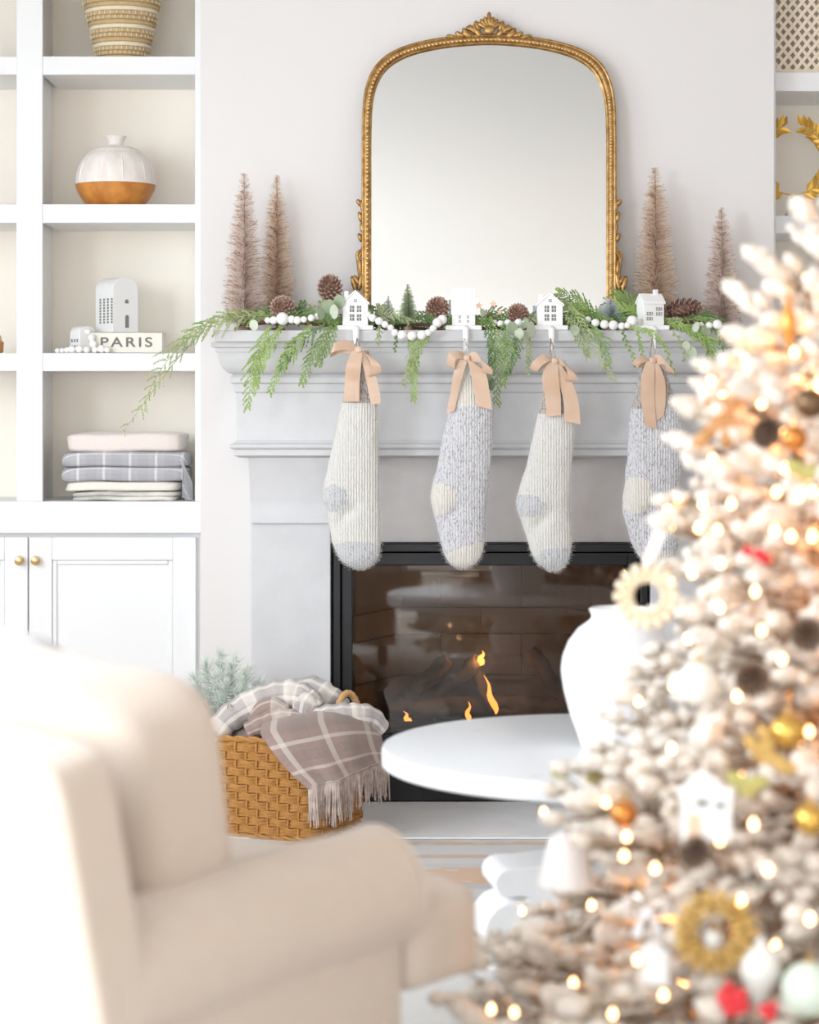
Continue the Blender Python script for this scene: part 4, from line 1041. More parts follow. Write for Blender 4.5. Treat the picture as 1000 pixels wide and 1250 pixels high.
# ------------------------------------------------------------------ floor basket with throw and frosted greenery
weave_m = wicker('caramel_rattan', (.56, .29, .085), (.33, .14, .03), 70); handle_m = wicker('handle_cane', (.66, .42, .20), (.5, .28, .12), 60)
FLZ = .0101
BW, BD, BH = .37, .31, .265
corner = P(388, 1034, -.66)
phi = radians(-21)
Rb = Matrix.Rotation(phi, 3, 'Z')
bc = corner - Rb @ Vector((BW / 2, -BD / 2, 0)); bc.z = FLZ
root = thing('woven_floor_basket', 'caramel chunky woven floor basket beside the fireplace', 'basket', bc, phi)
def bpt(u, z):
    """u runs round the rounded rectangle (0..1); returns point and outward normal at height z (slight flare)"""
    fl = 1 + .05 * z / BH; hx, hy, r = BW / 2 * fl, BD / 2 * fl, .045
    segs = [2 * hx - 2 * r, r * pi / 2, 2 * hy - 2 * r, r * pi / 2] * 2; L = sum(segs); d = (u % 1) * L
    cs = [(hx - r, -hy + r), (hx - r, hy - r), (-hx + r, hy - r), (-hx + r, -hy + r)]
    for k in range(8):
        if d <= segs[k]: break
        d -= segs[k]
    q = k // 2
    if k % 2 == 0:
        st = [(-hx + r, -hy), (hx, -hy + r), (hx - r, hy), (-hx, hy - r)][q]; dr = [(1, 0), (0, 1), (-1, 0), (0, -1)][q]; nn = [(0, -1), (1, 0), (0, 1), (-1, 0)][q]
        return Vector((st[0] + dr[0] * d, st[1] + dr[1] * d, z)), Vector((*nn, 0))
    a = [-pi / 2, 0, pi / 2, pi][q] + d / r
    return Vector((cs[q][0] + r * cos(a), cs[q][1] + r * sin(a), z)), Vector((cos(a), sin(a), 0))
m = MB(); nu = 80
g = [[m.vert(bpt(i / nu, z)[0] * 1) for i in range(nu)] for z in (0.002, .06, .12, .18, BH - .01)]
for a, b in zip(g, g[1:]):
    for k in range(nu): m.face((a[k], a[(k + 1) % nu], b[(k + 1) % nu], b[k]))
m.face(g[0][::-1]); m.build('basket_wall', weave_m, root, solid=.006)
m = MB(); NC, NR = 44, 11
rnd = random.Random(5)
for j in range(NR):
    z = .012 + (BH - .03) * (j + .5) / NR
    for i in range(NC):
        if (i + j) % 2 == 0:       # bundle of three twisted strands over the stake
            for q in (-1, 0, 1):
                pts = []
                for k in range(6):
                    t = k / 5; p, nn = bpt((i - .55 + 1.9 * t) / NC + .002 * q, z + q * .0068 + .002 * sin(t * 6 + q)); pts.append(p + nn * (.004 + .009 * sin(pi * t)))
                m.tube(pts, .0042, 5)
        else:                      # upright stake
            p0, nn = bpt((i + .4) / NC, z - .013); p1, _ = bpt((i + .4) / NC, z + .013); m.tube([p0 + nn * .004, (p0 + p1) / 2 + nn * .008, p1 + nn * .004], .0075, 6, flat=.6)
stuff(m.build('weave', weave_m, root))
for zz in (BH - .006, .006):
    m = MB(); rp = []
    for q in (0, 1):
        rp = [bpt(i / 120, zz)[0] + bpt(i / 120, zz)[1] * (.004 + .004 * sin(i * .9 + q * pi)) + Vector((0, 0, .004 * cos(i * .9 + q * pi))) for i in range(121)]; m.tube(rp, .0055, 6)
    m.build('rim' if zz > .1 else 'base_braid', weave_m, root)
for sx in (-1, 1):
    m = MB(); hp = [Vector((sx * (BW / 2 + .002) + .022 * cos(t), .045 * cos(t) + .045, BH - .02 + .120 * sin(t))) for t in [pi * k / 16 for k in range(17)]]
    m.tube(hp, .0085, 8); m.build('handle', handle_m, root)
    m = MB()
    for k in range(2, 15): m.tube([hp[k] + Vector((0, 0, -.001)), hp[k].lerp(hp[k + 1] if k < 16 else hp[k], .45)], .0098, 8)
    m.build('handle_wrap', handle_m, root)
throw_m = plaid('taupe_plaid', (.27, .175, .145), (.58, .51, .45), (.19, .135, .12), 2.6, 3.0, .13)
throw2_m = plaid('taupe_plaid_folds', (.38, .35, .355), (.78, .72, .65), (.26, .23, .225), 9, 5, .30)
troot = thing('plaid_throw', 'taupe and cream plaid throw with fringe heaped in the floor basket', 'throw blanket', (bc.x, bc.y, BH))
T = lambda mb, name, mat, **k: (lambda o: (o.data.transform(Matrix.Translation(-Vector(troot.location))), setattr(o, 'parent', troot), o)[-1])(mb.build(name, mat, **k))
TL, TR, BL, BR = P(318, 898, -.655), P(462, 884, -.49), P(377, 964, -.765), P(474, 932, -.52)
mid_t, mid_b = P(396, 880, -.70), P(424, 945, -.775)
def quadr(a, b, c, t): return a * (1 - t) ** 2 + b * 2 * t * (1 - t) + c * t * t
def drape(u, v):
    top = quadr(TL, mid_t, TR, u); bot = quadr(BL, mid_b, BR, u)
    k = v; p = top.lerp(bot, k); p += Vector((0, -.030 * sin(pi * min(1, v * 1.2) * .8), .012 * (1 - v) * sin(pi * u) - .006 * sin(pi * v)))
    p += Vector((0, -.008 * v * sin(u * 21) - .004 * sin(u * 9 + v * 4), .004 * sin(u * 7 + 2)))
    return p
m = MB()
def drape_full(u, v):
    if v < .25:      # tucked over the rim, back into the basket
        t = 1 - v / .25; p = drape(u, 0); return p + Vector((-.03 * t * (u - .2), .15 * t, .030 * sin(pi * t * .8) - .02 * t))
    return drape(u, (v - .25) / .75)
m.grid(drape_full, 40, 34); T(m, 'throw_front', throw_m, solid=.006, ang=180)
m = MB()
for k in range(105):
    u = k / 104; p = drape(u, 1.0); ln = random.uniform(.075, .115) * (1.0 - .25 * abs(u - .4))
    x_, y_ = random.gauss(0, .006), random.gauss(0, .004)
    m.tube([p + Vector((0, 0, .006)), p + Vector((x_ * .4, y_ * .5 - .003, -ln * .45)), p + Vector((x_, y_, -ln))], [.0019, .0024, .0016], 5, uvs=(.1, .1))
for k in range(16):
    v = k / 15; p = drape(0, v)
stuff(T(m, 'fringe', M('fringe_wool', (.36, .28, .25), .95, col2=(.56, .48, .43), vscale=55)))
def roll(pts, rad, flat, mat, up=(0, -1, .3), name='throw_fold'):
    pp = smooth_path([tuple(P(*p)) for p in pts], 7); L = len(pp)
    rs = [rad / 450 * (.55 + .45 * sin(pi * (k + .6) / (L + .2)) ** .5) * (1 + .10 * sin(k * 1.7)) for k in range(L)]
    mb = MB(); mb.tube(pp, rs, 14, flat=flat, up=up, uvs=(1, 1.2)); T(mb, name, mat, sub=1, ang=180)
roll([(258, 905, -.56), (276, 880, -.53), (312, 858, -.51), (345, 848, -.51), (372, 852, -.52), (386, 868, -.54)], 19, .75, throw2_m)
roll([(368, 886, -.56), (395, 876, -.56), (425, 874, -.55), (452, 876, -.52), (468, 892, -.50)], 16, .7, throw2_m)
roll([(300, 893, -.59), (325, 882, -.58), (352, 877, -.58), (384, 884, -.59)], 13, .7, throw_m)
roll([(385, 848, -.52), (372, 862, -.55), (368, 878, -.58)], 14, .8, throw2_m)
roll([(338, 856, -.36), (375, 842, -.38), (400, 852, -.40), (420, 868, -.40)], 18, .8, throw2_m)
roll([(305, 880, -.53), (330, 862, -.55), (350, 872, -.55)], 12, .7, throw_m)
m = MB(); m.soft((bc.x, bc.y, BH - .02), (BW / 2 - .03, BD / 2 - .03, .055), 3, 8, Rb); T(m, 'throw_bundle', throw_m)
# frosted pine sprigs
pine_m = M('frosted_needle', (.50, .56, .49), .8, col2=(.70, .74, .68), vscale=40)
root = thing('frosted_pine_bundle', 'frosted grey-green pine sprigs standing in the floor basket', 'greenery', (bc.x - .1, bc.y + .03, FLZ + .1))
for i, (px, py, y) in enumerate([(238, 830, -.42), (252, 812, -.40), (268, 800, -.40), (285, 806, -.42), (302, 818, -.44), (316, 836, -.43), (246, 850, -.44), (275, 838, -.47), (292, 846, -.48), (262, 828, -.46), (302, 858, -.47)]):
    m = MB(); a = P(278 + (px - 278) * .2, 905, -.43); b = P(px, py, y); n_ = 330
    m.tube([a - Vector(root.location), b - Vector(root.location)], .0022, 5)
    for k in range(n_):
        t = .35 + .65 * k / n_; p = a.lerp(b, t); d = (b - a).normalized() * .75 + Vector((random.gauss(0, .55), random.gauss(0, .55), random.gauss(0, .55))); d = d.normalized() * random.uniform(.028, .05)
        q = d.cross(Vector((0, 1, 0))).normalized() * .0014; p -= Vector(root.location)
        m.poly([p - q, p + q, p + d])
    m.build('pine_sprig', pine_m, root, smooth=False)
pine_cone('pine cone tucked in the frosted sprigs of the floor basket', 282, 868, 11, -.515, radians(70))

# ------------------------------------------------------------------ round table and white vase
TX, TY, TR_, TH = .165, -1.86, .468, .45
tabm = M('white_marble_top', (.70, .71, .725), .28, bump=.0)
bq = tabm.node_tree.nodes['Principled BSDF']; tc = node(tabm, 'ShaderNodeTexCoord'); vo = node(tabm, 'ShaderNodeTexVoronoi'); vo.inputs['Scale'].default_value = 9; link_in(tabm, tc.outputs['Object'], vo.inputs['Vector'])
link_in(tabm, mix_c(tabm, math_n(tabm, 'MULTIPLY', math_n(tabm, 'LESS_THAN', vo.outputs['Distance'], .13), .5), (.70, .71, .725), (.56, .54, .51)), bq.inputs['Base Color'])
twhite = M('table_white', (.84, .84, .84), .4)
root = thing('coffee_table', 'round white marble topped pedestal coffee table with scrolled feet', 'table', (TX, TY, .009))
m = MB(); m.lathe([(TR_ - .006, TH - .050), (TR_, TH - .046), (TR_, TH - .018), (TR_ - .003, TH - .011), (TR_ - .008, TH - .009)], n=120); o = m.build('tabletop', tabm, root)
m = MB(); m.lathe([(.20, TH - .078), (.22, TH - .070), (.22, TH - .0505)], n=48); m.build('apron_disc', twhite, root)
m = MB(); m.lathe([(.085, .07), (.085, .10), (.055, .13), (.06, .2), (.085, .26), (.09, .30), (.06, .34), (.12, TH - .0785)], n=40); m.build('pedestal', twhite, root)
# scroll feet: a rolled over bracket, one per quarter
for k in range(4):
    an = radians(188) + k * pi / 2
    prof_ = [(.0, .03), (.0, .215), (.12, .215), (.19, .208)]
    for t in range(7):
        a = radians(90 - t * 28); prof_.append((.222 + .030 * cos(a), .178 + .030 * sin(a)))
    prof_ += [(.195, .150), (.178, .146), (.19, .142)]
    for t in range(8):
        a = radians(105 - t * 25); prof_.append((.212 + .062 * cos(a), .078 + .062 * sin(a)))
    prof_ += [(.22, .012), (.262, .010), (.262, .0), (.10, .0), (.06, .03)]
    ca, sa = cos(an), sin(an)
    m = MB(); m.prism(prof_, lambda u, v, q: Vector((u * ca - (q - .075) * sa, u * sa + (q - .075) * ca, v)), .15)
    m.build('scroll_foot', twhite, root, bevel=.008, seg=3)
vase_m = M('vase_white', (.90, .89, .89), .35)
vy = -1.90; s_ = 1 / SC(vy)
b = P(757, 918, vy); b.z = .009 + TH - .009
pr = [(44, 0), (47, 2), (48, 6), (53, 20), (62, 45), (69, 72), (72, 95), (70, 112), (63, 130), (51, 146), (41, 153), (36, 157), (34.5, 161), (36, 166), (38, 169), (36, 171), (32, 169), (30, 160), (33, 140), (60, 100), (40, 12), (2, 8)]
m = MB(); m.lathe([(a * s_, z * s_) for a, z in pr], n=64); o = m.build('white_vase', vase_m, ang=60); o.location = b
tag(o, 'white rounded shoulder vase standing on the round table', 'vase')

# ------------------------------------------------------------------ armchair
linen = M('ivory_linen', (.54, .455, .38), .9, sheen=.25, bump=.25, bscale=420, var=.03, vscale=30)
wood_l = M('walnut_leg', (.16, .09, .05), .5)
TH_ = radians(52)
root = thing('armchair', 'ivory linen rolled arm chair in the foreground, seen from behind', 'armchair', (-.770, -3.290, 0), TH_)
m = MB(); m.bb(-.22, .30, -.40, .40, .13, .30); m.build('seat_base', linen, root, bevel=.02, seg=3)
def tcush(q):
    return Vector((q.x, q.y, q.z + .018 * (1 - (q.x / .33) ** 2) * (1 - (q.y / .44) ** 2) * (1 if q.z > 0 else 0)))
m = MB(); m.soft((.14, 0, .372), (.20, .272, .072), 8, 14, None, tcush); m.soft((.415, 0, .372), (.10, .405, .070), 7, 14, None, tcush); m.build('seat_cushion', linen, root, ang=180)
rec = Matrix.Rotation(radians(-13), 3, 'Y')
m = MB(); m.soft((-.275, 0, .455), (.045, .428, .290), 20, 20, rec, lambda q: Vector((q.x, q.y, q.z + (.02 * (1 - (q.y / .44) ** 2) if q.z > 0 else 0)))); m.build('back_frame', linen, root, ang=180)
def bcush(q):
    e = (1 - min(1, abs(q.y) / .36) ** 3) * (1 - min(1, abs(q.z) / .2) ** 4)
    return Vector((q.x * (1 + .18 * e), q.y, q.z + (.02 * (1 - (q.y / .36) ** 2) if q.z > 0 else 0) + .006 * sin(q.y * 23 + q.x * 30)))
m = MB(); m.soft((-.058, 0, .615), (.097, .342, .168), 5.2, 20, Matrix.Rotation(radians(-8), 3, 'Y'), bcush); m.build('back_cushion', linen, root, ang=180)
for sg in (-1, 1):
    yc, zc, r = sg * .345, .462, .088
    prof_ = []
    for k in range(22):
        a = radians(-55 + 285 * k / 21); prof_.append((yc + sg * r * cos(a), zc + r * sin(a)))
    prof_ = [(yc + sg * .052, .10)] + prof_ + [(yc - sg * .06, .42), (yc - sg * .06, .10)]
    m = MB(); n_ = 14; rings = []
    for i in range(n_ + 1):
        t = i / n_; x = -.265 + .575 * t; sc_ = 1.0
        rings.append([m.vert((x, yy, zz + (.010 * sin(pi * t) - .028 * (1 - t)) * (1 if zz > .3 else 0))) for yy, zz in prof_])
    for a, b in zip(rings, rings[1:]):
        for k in range(len(prof_)): m.face((a[k], a[(k + 1) % len(prof_)], b[(k + 1) % len(prof_)], b[k]))
    m.face(rings[0][::-1]); m.face(rings[-1]); m.build('arm', linen, root, bevel=.03, seg=4, ang=50)
    m = MB(); pr_ = [(.315, yy, zz + .0) for yy, zz in prof_]; m.tube(pr_[1:-1], .0045, 6); m.build('arm_piping', linen, root)
m = MB()
for zz in (.318, .428): m.tube([(.508, -.375, zz + .0), (.512, 0, zz + .002), (.508, .375, zz)], .004, 6)
m.build('cushion_piping', linen, root)
for (lx, ly) in ((.26, -.36), (.26, .36), (-.2, -.36), (-.2, .36)):
    m = MB(); m.lathe([(.016, .0), (.024, .05), (.026, .135)], (lx, ly, .009), n=14); m.build('leg', wood_l, root)
pil_m = M('grey_linen', (.42, .41, .40), .9, sheen=.3, bump=.3, bscale=300)
m = MB(); m.soft((0, 0, 0), (.055, .19, .17), 3, 12); o = m.build('throw_pillow', pil_m, ang=180); o.rotation_euler = (0, radians(-14), TH_)
c_, s2_ = cos(TH_), sin(TH_); lx, ly = .10, .20; o.location = (-.770 + lx * c_ - ly * s2_, -3.29 + lx * s2_ + ly * c_, .655)
tag(o, 'grey linen pillow peeping over the armchair back at left edge', 'pillow')

# ------------------------------------------------------------------ flocked christmas tree
AX, AY = .575, -2.90
RZ = [(.12, .72), (.24, .73), (.28, .70), (.32, .57), (.40, .53), (.44, .59), (.50, .605), (.58, .55), (.68, .44), (.80, .405), (.965, .40), (1.17, .35), (1.30, .26), (1.40, .175), (1.46, .115), (1.56, .07), (1.66, .045), (1.78, .015)]
def RT(z):
    if z <= RZ[0][0]: return RZ[0][1]
    for (a, ra), (b, rb) in zip(RZ, RZ[1:]):
        if z <= b: return ra + (rb - ra) * (z - a) / (b - a)
    return .015
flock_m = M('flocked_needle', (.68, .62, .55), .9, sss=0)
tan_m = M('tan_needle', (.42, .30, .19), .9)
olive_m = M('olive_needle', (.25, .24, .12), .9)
bark_m = M('tree_bark', (.20, .13, .08), .9)
tree = thing('christmas_tree', 'white flocked christmas tree with warm lights filling the right foreground', 'christmas tree', (AX, AY, 0))
m = MB(); m.tube([(0, 0, .05), (0, 0, .9), (0, 0, 1.74)], [.028, .02, .006], 10); m.build('trunk', bark_m, tree)
m = MB(); m.lathe([(.05, .03), (.05, .14), (.03, .145)], n=16)
for k in range(4):
    a = k * pi / 2 + .4; m.tube([(0, 0, .06), (.16 * cos(a), .16 * sin(a), .045), (.24 * cos(a), .24 * sin(a), .017)], .014, 6)
m.build('tree_stand', black_m, tree)
def branch_mesh(L, seed):
    rnd = random.Random(seed); mb = MB()
    mb.cur = 3; mb.tube([(0, 0, 0), (L * .5, 0, .01), (L * .92, 0, .0)], [.006, .004, .002], 5)
    twigs = []
    n = max(4, int(L / .030)); 
    for i in range(n):
        t = .22 + .74 * i / n; sd = 1 if i % 2 else -1
        b = Vector((L * t, 0, .01 * sin(pi * t))); ln = (.34 * L * (1 - t) + .045) * rnd.uniform(.8, 1.2)
        d = Vector((rnd.uniform(.6, .95), sd * rnd.uniform(.45, .95), rnd.uniform(-.30, .45))).normalized(); twigs.append((b, d, ln))
    twigs.append((Vector((L * .9, 0, 0)), Vector((1, rnd.uniform(-.1, .1), rnd.uniform(-.1, .2))).normalized(), .075))
    for (b, d, ln) in twigs:
        mb.cur = 3; mb.tube([b, b + d * ln * .9], [.003, .0015], 4)
        nn = int(ln / .0016)
        u = d.orthogonal().normalized(); w = d.cross(u)
        for j in range(nn):
            t = (j + rnd.random()) / nn; a = rnd.uniform(0, 2 * pi); rd = u * cos(a) + w * sin(a)
            nd = (d * rnd.uniform(.35, .9) + rd).normalized(); nl = rnd.uniform(.014, .026) * (1 - .25 * t)
            p = b + d * ln * t; q = nd.cross(d).normalized() * rnd.uniform(.0012, .0024)
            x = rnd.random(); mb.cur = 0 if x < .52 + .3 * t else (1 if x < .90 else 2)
            mb.face([mb.vert(p - q * .6), mb.vert(p + nd * nl * .55 - q), mb.vert(p + nd * nl), mb.vert(p + nd * nl * .55 + q)])
        mb.cur = 0
        for t in (1.0, .72, .45):
            rr = rnd.uniform(.007, .023) * (1 if t > .6 else .8)
            if rnd.random() < (.95, .75, .45)[(1.0, .72, .45).index(t)]:
                ph = rnd.uniform(0, 9)
                mb.soft(b + d * ln * t + Vector((0, 0, .004)), (rr * 1.25, rr, rr * .8), 2, 2, None, lambda q: q * (1 + .35 * noise.noise(q * 70 + Vector((ph, 0, 0)))))
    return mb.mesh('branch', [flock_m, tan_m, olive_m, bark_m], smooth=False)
LENS = [.12, .18, .26, .34, .42]
BR = {l: [branch_mesh(l, int(l * 100) * 7 + q) for q in range(3)] for l in LENS}
rnd = random.Random(77); NBR = 298; zs = []
tot = 0; cum = []
for k in range(400):
    z = .14 + 1.60 * k / 399; tot += RT(z) + .05; cum.append((tot, z))
for i in range(NBR):
    tt = (i + .5) / NBR * tot; z = next(zz for c, zz in cum if c >= tt); a = i * 2.399963 + rnd.uniform(-.15, .15)
    Rr = RT(z) * rnd.uniform(.90, 1.04); l = min(LENS, key=lambda q: abs(q - min(.42, Rr * .78)))
    s1 = min(1.25, max(.75, (Rr * .78) / l)); L = l * s1
    el = rnd.uniform(-.15, .40) + .30 * (z > 1.0) + (.5 if z > 1.55 else 0)
    o = bpy.data.objects.new('branch', rnd.choice(BR[l])); COL.objects.link(o); o.parent = tree
    rb = max(.0, Rr - L * cos(el)); o.location = (rb * cos(a), rb * sin(a), z - L * sin(el) * .8); o.scale = (s1,) * 3
    o.rotation_euler = Matrix.Rotation(a, 3, 'Z').to_4x4().to_3x3().to_euler() if False else (rnd.uniform(-.6, .6), -el, a)

def on_tree(px, py, push=0.0):
    """point of the tree's front surface that the photograph shows at px, py"""
    o = Vector((CX, YC, CZ)); d = (P(px, py, YC + 1) - o).normalized(); t = 2.0; best = (9, None)
    while t < 4.2:
        p = o + d * t; g_ = hypot(p.x - AX, p.y - AY) - RT(p.z)
        if g_ < best[0]: best = (g_, t)
        if g_ < 0: break
        t += .005
    return o + d * (best[1] - push)
# string lights
bulb_m = M('warm_bulb', (1, .8, .5), .3, emit=(1.0, .55, .24), estr=15.0)
root = thing('string_lights', 'string of small warm white fairy lights wound round the christmas tree', 'string lights', (AX, AY, .1))
LP = [(868, 463), (882, 485), (930, 493), (957, 530), (958, 572), (870, 560), (815, 622), (828, 610), (858, 615), (893, 615), (876, 647), (853, 645), (948, 601), (975, 606), (992, 600), (946, 648), (966, 655), (992, 655), (880, 688), (879, 742), (922, 722), (930, 770), (955, 805), (822, 838), (949, 885), (988, 893), (976, 905), (820, 914), (664, 992), (690, 1040), (765, 1022), (762, 1045), (782, 1092), (879, 1026), (920, 1006), (938, 1062), (989, 1122), (947, 1155), (778, 1172), (662, 1150), (600, 1232), (628, 1236), (748, 1238), (722, 1105), (840, 780), (905, 950), (860, 900), (700, 1200), (810, 1215), (905, 1100), (970, 430), (910, 440), (985, 340), (940, 390), (845, 700), (900, 850), (740, 980), (800, 1060)]
pts = [on_tree(a, b, .012) - Vector(root.location) for a, b in LP]
rb_ = random.Random(3)
for k in range(70):                               # the rest of the string, round the sides and back
    z = .2 + 1.5 * rb_.random(); a = rb_.uniform(-.25 * pi, 1.0 * pi); r = RT(z) + .01; pts.append(Vector((r * cos(a), r * sin(a), z - .1)))
bm1 = MB(); bm1.lathe([(.002, -.006), (.0045, -.004), (.0052, 0), (.004, .004), (.001, .008)], n=10); bme = bm1.mesh('bulb', bulb_m)
for p in pts:
    o = bpy.data.objects.new('bulb', bme); COL.objects.link(o); o.parent = root; o.location = p
order = sorted(pts, key=lambda p: round(p.z / .09)); wire = []
m = MB()
lay = {}
for p in pts: lay.setdefault(round(p.z / .12), []).append(p)
for k, ps in lay.items():
    ps.sort(key=lambda p: math.atan2(p.y, p.x))
    for a, b in zip(ps, ps[1:]):
        mid = (a + b) / 2; r = hypot(mid.x, mid.y)
        m.tube([a - Vector((a.x, a.y, 0)) * .03, mid * 1 - Vector((mid.x, mid.y, 0)) * .05 - Vector((0, 0, .01)), b - Vector((b.x, b.y, 0)) * .03], .0012, 4)
m.build('light_cable', M('cable', (.75, .73, .68), .6), root)
for k in range(12):
    z = .3 + .11 * k; a = radians(200 + (k * 97) % 110); r = RT(z) * .62
    d = bpy.data.lights.new('fairy_glow', 'POINT'); d.energy = 6.0 if z < .8 else 2.8; d.color = (1, .45, .15); d.shadow_soft_size = .02
    o = bpy.data.objects.new('fairy_glow', d); COL.objects.link(o); o.location = (AX + r * cos(a), AY + r * sin(a), z)

# ornaments
def ball(name, label, px, py, r, mat, cap=brass_m, cat='ornament', push=.05):
    c = on_tree(px, py, push); s_ = (c.y - YC) / F; root = thing(name, label, cat, c); R_ = r * s_
    m = MB(); m.lathe([(.001, -R_)] + [(R_ * cos(t), R_ * sin(t)) for t in [radians(-80 + 160 * k / 16) for k in range(17)]] + [(.001, R_)], n=28); m.build('ball', mat, root, ang=180)
    m = MB(); m.lathe([(.006, R_ * .97), (.006, R_ + .008), (.002, R_ + .009)], n=12); m.tube([(0, 0, R_ + .008), (.003, 0, R_ + .02), (0, 0, R_ + .03)], .0009, 5); m.build('cap', cap, root)
    return root
pearl = M('pearl_white', (.74, .73, .69), .25); mint = M('pale_mint', (.60, .68, .58), .35); copper = M('copper_glass', (.55, .20, .04), .2, metal=.6); goldb = M('gold_ball', (.60, .36, .08), .25, metal=.8); bronze = M('bronze', (.14, .08, .04), .3, metal=.6); silver = M('mercury_silver', (.75, .73, .7), .12, metal=1.0)
ball('ball_ornament', 'large pearl white ball ornament on the left side of the tree', 853, 835, 27, pearl)
ball('ball_ornament', 'pale mint ball ornament at the lower right picture edge', 988, 1208, 34, mint)
ball('ball_ornament', 'copper glass ball ornament low on the left tree edge', 762, 994, 17, copper)
ball('ball_ornament', 'gold ball ornament beside a bright bulb, right of the pine cone', 962, 893, 22, goldb)
ball('ball_ornament', 'dark bronze ball ornament near the right picture edge, upper tree', 990, 492, 19, bronze)
ball('ball_ornament', 'small mirrored silver ball ornament above the white bow', 781, 1096, 9, silver)
ball('ball_ornament', 'shiny copper ball ornament beneath the amber finial', 970, 535, 16, copper)
ball('ball_ornament', 'golden ball ornament at the right picture edge, lower middle', 990, 1000, 20, goldb)
# amber finial
def finial(label, px, py, prof_, mat, push=.05):
    c = on_tree(px, py, push); s_ = (c.y - YC) / F; root = thing('drop_ornament', label, 'ornament', c)
    m = MB(); m.lathe([(a * s_, z * s_) for a, z in prof_], n=20); m.build('drop', mat, root, ang=180); m = MB(); zt_ = prof_[-1][1] * s_; m.tube([(0, 0, zt_ - .002), (0, 0, zt_ + .03)], .001, 5); m.build('hanging_thread', brass_m, root)
    return root
amber = M('amber_glass', (.66, .28, .05), .2, metal=.3)
finial('slim amber glass drop ornament on the upper part of the tree', 963, 392, [(.5, -32), (4, -26), (8, -14), (9.5, -4), (8, 8), (5, 18), (3, 26), (2, 32)], amber)
fr_ = finial('pearl drop ornament with white top, lower right of the tree', 928, 1188, [(.5, -46), (5, -36), (14, -20), (24, -4), (27, 8), (22, 22), (13, 32), (5, 42), (2, 48)], pearl)
# cream bead wreath ornament
def ring_orn(name, label, px, py, ro, ri, mat, n, push=.05, hang=60):
    c = on_tree(px, py, push + (.07 if py > 1080 else 0)); s_ = (c.y - YC) / F; root = thing(name, label, 'wreath ornament', c)
    R1, w = (ro + ri) / 2 * s_, (ro - ri) / 2 * s_
    m = MB(); m.tube([(R1 * cos(a), .004, R1 * sin(a)) for a in [2 * pi * k / 32 for k in range(33)]], w * .35, 8); m.build('ring', mat, root)
    for k in range(n):
        a = 2 * pi * k / n
        for (rr, off, sz) in ((R1 + w * .5, 0, .62), (R1 - w * .5, .5, .5)):
            aa = a + off * 2 * pi / n; dx = Vector((cos(aa), 0, sin(aa))); rot = Matrix((dx, Vector((0, -1, 0)), Vector((-sin(aa), 0, cos(aa))))).transposed()
            mb = MB(); mb.soft(dx * rr, (w * sz, w * .4, min(w * .55, pi * rr / n * .95)), 2, 3, rot); mb.build('petal', mat, root)
    return root, c, s_
woodc = M('cream_wood', (.86, .74, .56), .6, col2=(.80, .66, .46), vscale=40)
r_, c_, s_ = ring_orn('wreath_ornament', 'cream wooden petal wreath ornament above the white vase', 790, 728, 41, 15, woodc, 16, .06)
m = MB(); m.prism([(-6 * s_, 38 * s_), (7 * s_, 38 * s_), (32 * s_, 95 * s_), (14 * s_, 97 * s_)], lambda u, v, q: Vector((u, q + .004, v)), .002); m.build('white_ribbon', M('white_satin', (.88, .87, .88), .5), r_)
goldw = M('golden_wood', (.62, .40, .12), .5, col2=(.42, .24, .05), vscale=50)
r_, c_, s_ = ring_orn('wreath_ornament', 'golden leaf wreath ornament with dark berries, lower tree', 873, 1138, 52, 20, goldw, 18, .06)
m = MB()
for k in range(16):
    a = k * 2 * pi / 16 + .15; rr = (34 + 9 * (k % 2)) * s_; m.soft((rr * cos(a), -.010, rr * sin(a)), (.004, .004, .004), 2, 3)
m.build('berry', M('dark_berry', (.22, .14, .03), .4), r_)
ball('ball_ornament', 'small white ball ornament seen through the golden wreath', 872, 1148, 13, pearl, push=.06)
# white bow, tag, bell, house, berries, pine cones, olive leaves
satin = M('white_bow_satin', (.87, .87, .89), .45)
c = on_tree(790, 1112, .12); s_ = (c.y - YC) / F; root = thing('white_bow', 'white satin bow on the lower left of the tree', 'bow', c)
for sg in (-1, 1):
    m = MB(); lp = [(0, 0), (10, 8), (22, 15), (28, 6), (20, -4), (0, 0)]; pp = smooth_path(lp, 5)
    m.grid(lambda u, v: Vector((sg * pp[int(u * (len(pp) - 1))][0] * s_, (v - .5) * 16 * s_, pp[int(u * (len(pp) - 1))][1] * s_)), len(pp) - 1, 2); m.build('bow_loop', satin, root, solid=.001, ang=180)
    m = MB(); m.prism([(0, 2 * s_), (5 * sg * s_, 2 * s_), (20 * sg * s_, -30 * s_), (9 * sg * s_, -34 * s_)], lambda u, v, q: Vector((u, q - .002, v)), .0015); m.build('bow_tail', satin, root)
m = MB(); m.soft((0, -.006, 0), (.008, .01, .007), 3, 4); m.build('bow_knot', satin, root)
